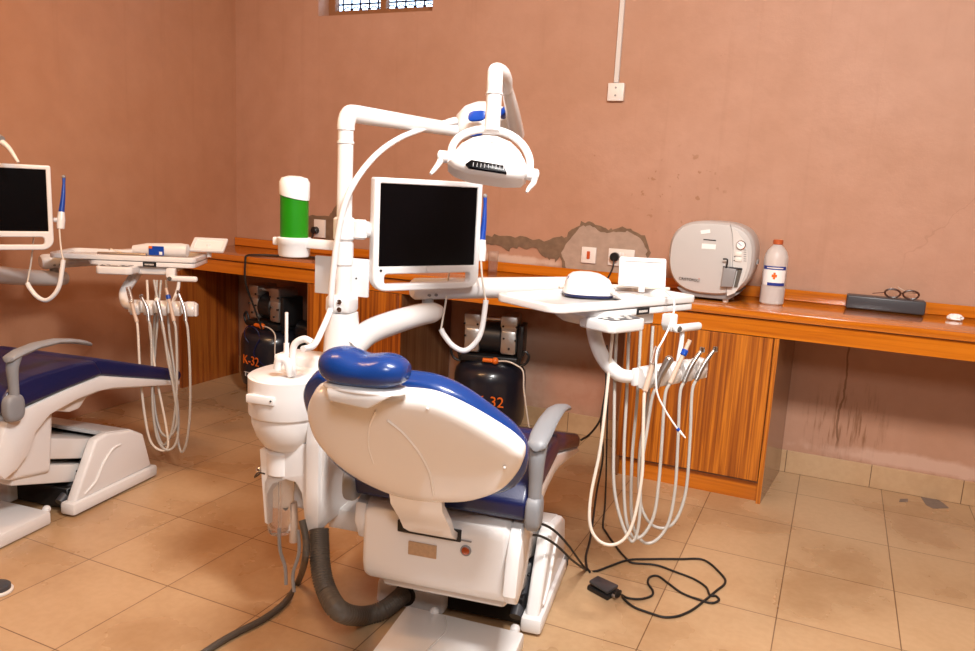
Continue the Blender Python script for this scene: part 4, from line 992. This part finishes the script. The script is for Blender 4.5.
handpiece('slim silver handpiece at the far right end of the near holder', 'slim', [(696, 380), (704, 364), (715, 349)], [(692, 393), (690, 440), (686, 490), (677, 518), (665, 528), (650, 523), (640, 500), (640, 450), (648, 400), (653, 326)], (2.56, 2.52), nd)
handpiece('beige syringe, leftmost in the far console holder', 'syringe', [(137, 322), (134, 312), (128, 287)], [(138, 332), (140, 370), (144, 410), (150, 440), (160, 450), (168, 446), (165, 420), (157, 380), (150, 330), (147, 280)], (3.55, 3.64), fd, hoser=.0058)
handpiece('thin dark silver handpiece, second from the left in the far holder', 'slim', [(149, 321), (147, 308), (141, 296)], [(151, 332), (152, 370), (153, 410), (158, 440), (168, 450), (177, 440), (178, 410), (172, 370), (163, 330), (154, 280)], (3.555, 3.65), fd, hoser=.0058)
handpiece('handpiece with a white round end, third in the far holder', 'white', [(162, 321), (160, 312), (157, 300)], [(164, 332), (168, 360), (173, 385), (177, 420), (170, 436), (160, 430), (154, 400), (153, 350), (157, 280)], (3.56, 3.66), fd, hoser=.0058)
handpiece('handpiece with a dark blue ring, fourth in the far console holder', 'blue', [(174, 321), (171, 308), (166, 288)], [(176, 332), (177, 370), (176, 400), (172, 430), (164, 445), (157, 430), (153, 390), (156, 340), (161, 280)], (3.57, 3.67), fd, hoser=.0058)
handpiece('thin silver handpiece at the right end of the far holder', 'slim', [(186, 321), (184, 308), (178, 292)], [(188, 332), (190, 370), (190, 410), (187, 440), (182, 452), (178, 440), (177, 410), (174, 370), (169, 330), (166, 280)], (3.58, 3.68), fd, hoser=.0058)

# small things on the trays
def make_dome():
    dp = 2.32; a = W(563, 290, dp); b = W(617, 299, dp)
    zt = 1.07-.012
    c = onp(592, 297, 'z', zt); c = c + Vector((-.02, .02, 0))
    t = thing('dome_device', 'white dome-shaped electronic device with a dark base rim standing on the near tray', 'device', (c.x, c.y, zt))
    dx = Vector(FA.col[0].xyz); rt = RT.copy(); rt.z = 0; rt.normalize(); bk = Vector((-rt.y, rt.x, 0))
    F = frame((c.x, c.y, zt), rt, bk, (0, 0, 1))
    def ring(z, s, dxx=0, sx=1): return [(dxx+.083*s*sx*x, .065*s*y, z) for x, y in [sup(2*PI*k/40, 1, 1, 2.6) for k in range(40)]]
    obj('base_rim', xf(loft([ring(0, .96), ring(.006, 1.0), ring(.009, 1.0)]), F), 'navy', t)
    obj('dome', xf(loft([ring(.009, .99), ring(.03, .97), ring(.050, .88, -.003), ring(.066, .72, -.008), ring(.075, .52, -.012), ring(.079, .26, -.014)]), F), 'white', t)
    obj('blue_port', xf(pillow(.010, .016, .006, .006, 2.4, 3, frame((-.068, -.012, .050), (0, 1, 0), (.35, 0, 1), (-1, 0, .35)), 20), F), 'lblue', t)
    obj('round_button', xf(cyl((.030, -.048, .052), (.031, -.054, .055), .010, 16, .002), F), 'plate', t)
    obj('side_knob', xf(join(cyl((.072, -.045, .02), (.105, -.052, .004), .008, 12), ball((.07, -.045, .024), .010)), F), 'cream', t)
    return t, F
dome, DF = make_dome()
q = [(614, 287), (630, 283), (650, 284), (664, 290), (673, 299), (674, 310), (670, 325), (663, 340), (657, 352), (656, 370), (657, 392), (664, 408), (674, 424), (684, 436)]
dd = [2.42, 2.52, 2.58, 2.53, 2.42, 2.38, 2.36, 2.34, 2.32, 2.31, 2.31, 2.31, 2.31, 2.31]
qq = [W(p[0], p[1], d) for p, d in zip(q, dd)]
for v in qq[:5]:
    if v.z < 1.078: v.z = 1.078
tl = thing('probe_lead', 'thin white lead trailing over the near tray edge to a pointed tip below the holder', 'lead', qq[0])
obj('lead', tube(qq[:-1]+[W(680, 431.5, 2.31)], .0030, 8), 'white', tl)
obj('blue_collar', cyl(W(677, 428.5, 2.31), W(679, 430.5, 2.31), .0055, 10), 'bluep', tl)
obj('pointed_tip', tube([W(679, 430.5, 2.31), W(685.5, 438, 2.31)], [.005, .002], 8, curve=False), 'paper', tl)
rl = [FA @ Vector(p) for p in ((.30, .30, .002), (.42, .29, .004), (.54, .25, .004), (.63, .18, .003), (.66, .12, .006))]
solo('white_lead', tube(rl, .005, 8), 'tube', 'white lead curling across the right half of the near tray', 'lead')
sheet = box(.37, .50, .06, .17, -.013, -.009, .001, 1, FA)
solo('small_pad', sheet, 'paper', 'flat white pad lying in the near tray beside the dome device', 'pad')
# far tray: rolled tube with blue label and a long instrument
F_ = FB
a = F_ @ Vector((.02, .24, .008)); b = F_ @ Vector((.56, .15, .010))
ru = thing('paste_tube', 'white rolled tube with a blue label lying on the far left tray', 'tube', F_ @ Vector((.5, .15, -.014)))
obj('tube_body', tube([F_ @ Vector((.33, .17, .014)), F_ @ Vector((.40, .165, .018)), F_ @ Vector((.56, .15, .022)), F_ @ Vector((.59, .148, .021))], [.020, .030, .033, .030], 18, curve=False), 'white', ru)
LBm = frame(F_ @ Vector((.45, .126, .016)), F_.col[0].xyz, (0, 0, 1), -F_.col[1].xyz)
obj('blue_label', box(-.035, .035, -.022, .022, 0, .004, .001, 1, LBm), 'bluep', ru)
obj('label_square', box(.014, .028, -.018, -.004, .004, .005, 0, 1, LBm), 'paper', ru)
obj('label_mark', box(-.034, -.018, .010, .022, .004, .005, 0, 1, LBm), 'orange', ru)
solo('steel_instrument', tube([F_ @ Vector((.20, .07, .0)), F_ @ Vector((.42, .07, .0))], [.006, .008], 10, curve=False), 'steel', 'long dark metal instrument lying along the far left tray', 'instrument')
solo('curved_probe', tube([F_ @ Vector((.24, .10, .012)), F_ @ Vector((.25, .10, .02)), F_ @ Vector((.27, .10, .010)), F_ @ Vector((.30, .10, .004))], .0025, 8), 'steel', 'short curved metal probe beside the long instrument on the far tray', 'instrument')

# far copies of the pole unit, monitor and wand camera
dup(spit, DL, 'white spittoon unit with round bowl and pole, beyond the left edge beside the far chair')
fo = DL+RT*.014-Vector((0, 0, .020))
dup(mon, fo, 'white-framed monitor cut off by the left edge of the picture, above the far chair')
dup(wand, fo, 'blue wand camera in a white clip beside the far left monitor')
# far operating light, turned so that one grip hangs in front of the far monitor
frot = ortho(frame((0, 0, 0), (RT+UP*-.25).normalized(), (UP+fwd*.25).normalized(), RT.cross(UP)))
far_lamp = thing('operating_light', 'white operating light of the far chair, only its curved grip showing at the left edge', 'operating light', CL(-.417, -.285, 1.50)+DL, 'operating lights')
O = lambda n, bm, m: obj(n, bm, m, far_lamp)
k = 3.05
O('grip', tube([W(-8, 130, k), W(0, 140, k), (W(9, 148, k)), W(18.5, 162.5, k)], [.015, .012, .009, .006], 12), 'cream')
O('hub_cap', cyl(W(-2, 137, k), W(1.5, 139.5, k-.01), .014, 12), 'midgrey')
O('grip_hub', cyl(W(-28, 128, k), W(-4, 134, k), .024, 18, .004), 'white')
O('lamp_housing', pillow(.12, .06, .05, .05, 3, 4, frame(W(-55, 125, k), RT, UP, RT.cross(UP)), 40), 'white')
O('down_tube', tube([W(-55, 118, k), W(-57, 70, k), W(-62, 60, k+.05), CL(-.417, -.285, 1.66)+DL, CL(-.417, -.285, 1.56)+DL], .024, 14), 'white')

# ================================================================ hoses and cables on the floor
sh = [CL(-.43, -.33, .37), CL(-.435, -.35, .30), CL(-.44, -.37, .20), CL(-.42, -.40, .11), CL(-.36, -.42, .055), CL(-.29, -.40, .034), CL(-.235, -.34, .04), CL(-.20, -.29, .055), CL(-.188, -.262, .060)]
sh = [W(319, 529, 2.36), W(319.5, 547, 2.34), W(321, 570, 2.31), W(327, 592, 2.28), W(340, 611, 2.23)]
sh = [Vector((p.x, p.y, max(p.z, .034))) for p in sh]+[Vector((q.x, q.y, .034)) for q in [onp(362, 616, 'z', .034), onp(384, 608, 'z', .040)]]+[CL(-.195, -.275, .056), CL(-.186, -.25, .060)]
solo('suction_hose', tube(sh, .0305, 20, n=26, rings=3), 'dgrey', 'thick ribbed dark grey suction hose bending from the spittoon to the near chair base', 'hose', sharp=0)
dh = [W(302, 520, 2.33), W(306, 540, 2.32), W(305, 560, 2.30)]+[onp(x, y, 'z', .011) for x, y in ((298, 582), (285, 602), (265, 618), (240, 631), (222, 641), (205, 652), (180, 668))]
solo('drain_hose', tube(dh, .0105, 12), 'dgrey', 'smooth dark grey drain hose curving over the floor to the bottom edge', 'hose')
for (a, b, l) in (((279, 528), (286, 585), 'thin grey water tube hanging under the clear bottle, the left one'), ((298, 530), (294, 592), 'thin grey water tube hanging under the beige stub, the right one')):
    P = [W(a[0], a[1], 2.27), W(a[0]+1, a[1]+22, 2.27), W(b[0]-1, b[1]-18, 2.27), W(b[0], b[1], 2.26)]
    solo('water_tube', tube(P, .0052, 8), 'midgrey', l, 'tube')
cw = [CL(.15, -.20, .30), CL(.24, -.15, .32)]+[W(545, 523, 2.50), W(560, 533, 2.56), W(575, 549, 2.62)]+[onp(587, 568, 'z', .006)]
fl = lambda pts: [onp(x, y, 'z', .006) for x, y in pts]
c1_ = [W(521, 527, 2.40), W(536, 523, 2.46), W(552, 529, 2.52), W(568, 545, 2.58)]+fl([(586, 569), (596, 571), (610, 566), (628, 560), (650, 559), (680, 559), (704, 560), (722, 575), (725, 583), (716, 591), (704, 601), (692, 610), (678, 616), (664, 617), (650, 613), (634, 607), (624, 599), (622, 595)])
solo('pedal_cable', tube(c1_, .0042, 8), 'rubber', 'black pedal cable leaving the near chair and looping widest over the floor', 'cable')
c2_ = [W(524, 535, 2.40), W(540, 536, 2.44), W(556, 545, 2.50), W(572, 560, 2.57)]+fl([(586, 570), (590, 572), (587, 568)])
solo('chair_cable', tube(c2_, .004, 8), 'rubber', 'second black cable dropping from the near chair to the floor knot', 'cable')
c3_ = fl([(622, 595), (628, 598), (640, 599), (651, 596), (653, 591), (648, 583), (650, 577), (658, 576), (668, 583), (682, 593), (700, 600), (712, 603), (719, 600), (716, 596), (710, 595), (706, 587), (694, 579), (676, 572), (656, 565), (634, 563), (628, 560), (618, 549), (606, 532)])+[W(603, 525, 3.3), W(605, 505, 3.5), W(606, 480, 3.65), W(607, 430, 3.72), W(608, 385, 3.74), W(607, 345, 3.74)]
solo('foot_switch_cable', tube([Vector((p.x, p.y, max(p.z, .006))) for p in c3_], .004, 8), 'rubber', 'black cable wriggling beside the foot switch and rising to the worktop', 'cable')
c4_ = fl([(587, 569), (586, 556), (590, 540)])+[W(593, 520, 3.3), W(597, 490, 3.5), W(603, 455, 3.6), W(601, 420, 3.66), W(606, 385, 3.70), W(604, 350, 3.72)]
solo('supply_cable', tube([Vector((p.x, p.y, max(p.z, .006))) for p in c4_], .0045, 8), 'rubber', 'black supply cable rising left of the others behind the near hoses', 'cable')
c5_ = [W(581, 440, 3.55), W(590, 434, 3.6), W(600, 420, 3.66), W(605, 400, 3.70)]
solo('short_cable', tube(c5_, .005, 8), 'rubber', 'short black cable running from the chair leg end to the hanging bundle', 'cable')

# foot switch
def make_pedal(c, rot, label):
    t = thing('foot_switch', label, 'foot switch', c, 'foot switches', rot)
    P = lambda n, bm, m: obj(n, bm, m, t, world=False)
    P('switch_base', prism([(-.055, -.028), (.040, -.038), (.040, .038), (-.055, .030)], 'z', 0, .018, .004, 2), 'black')
    P('tread', xf(prism([(-.050, -.026), (.036, -.034), (.036, .034), (-.050, .028)], 'z', 0, .012, .004, 2), Matrix.Translation((0, 0, .024)) @ Matrix.Rotation(.06, 4, 'Y')), 'case')
    P('side_ear', pillow(.022, .014, .004, .004, 2, 2, frame((.058, 0, .020), (0, 1, 0), (0, 0, 1), (1, 0, 0)), 20), 'black')
    P('hinge', cyl((.04, -.01, .012), (.056, -.01, .012), .006, 10), 'steel')
    return t
pc = onp(604, 593, 'z', 0)
make_pedal(pc, math.radians(-18), 'small black foot switch lying on the floor right of the near chair base')
fp = onp(-2, 592, 'z', 0)
ft = thing('round_foot_control', 'round dark foot control with a pale rim, cut off at the lower left edge', 'foot control', fp)
obj('control_base', cyl((fp.x, fp.y, 0), (fp.x, fp.y, .012), .045, 36, .003), 'plate', ft)
obj('control_tread', lathe([(.038, .012), (.038, .024), (.030, .030), (0, .031)], Matrix.Translation((fp.x, fp.y, 0)), 36), 'case', ft)
print('objects', len(bpy.data.objects))
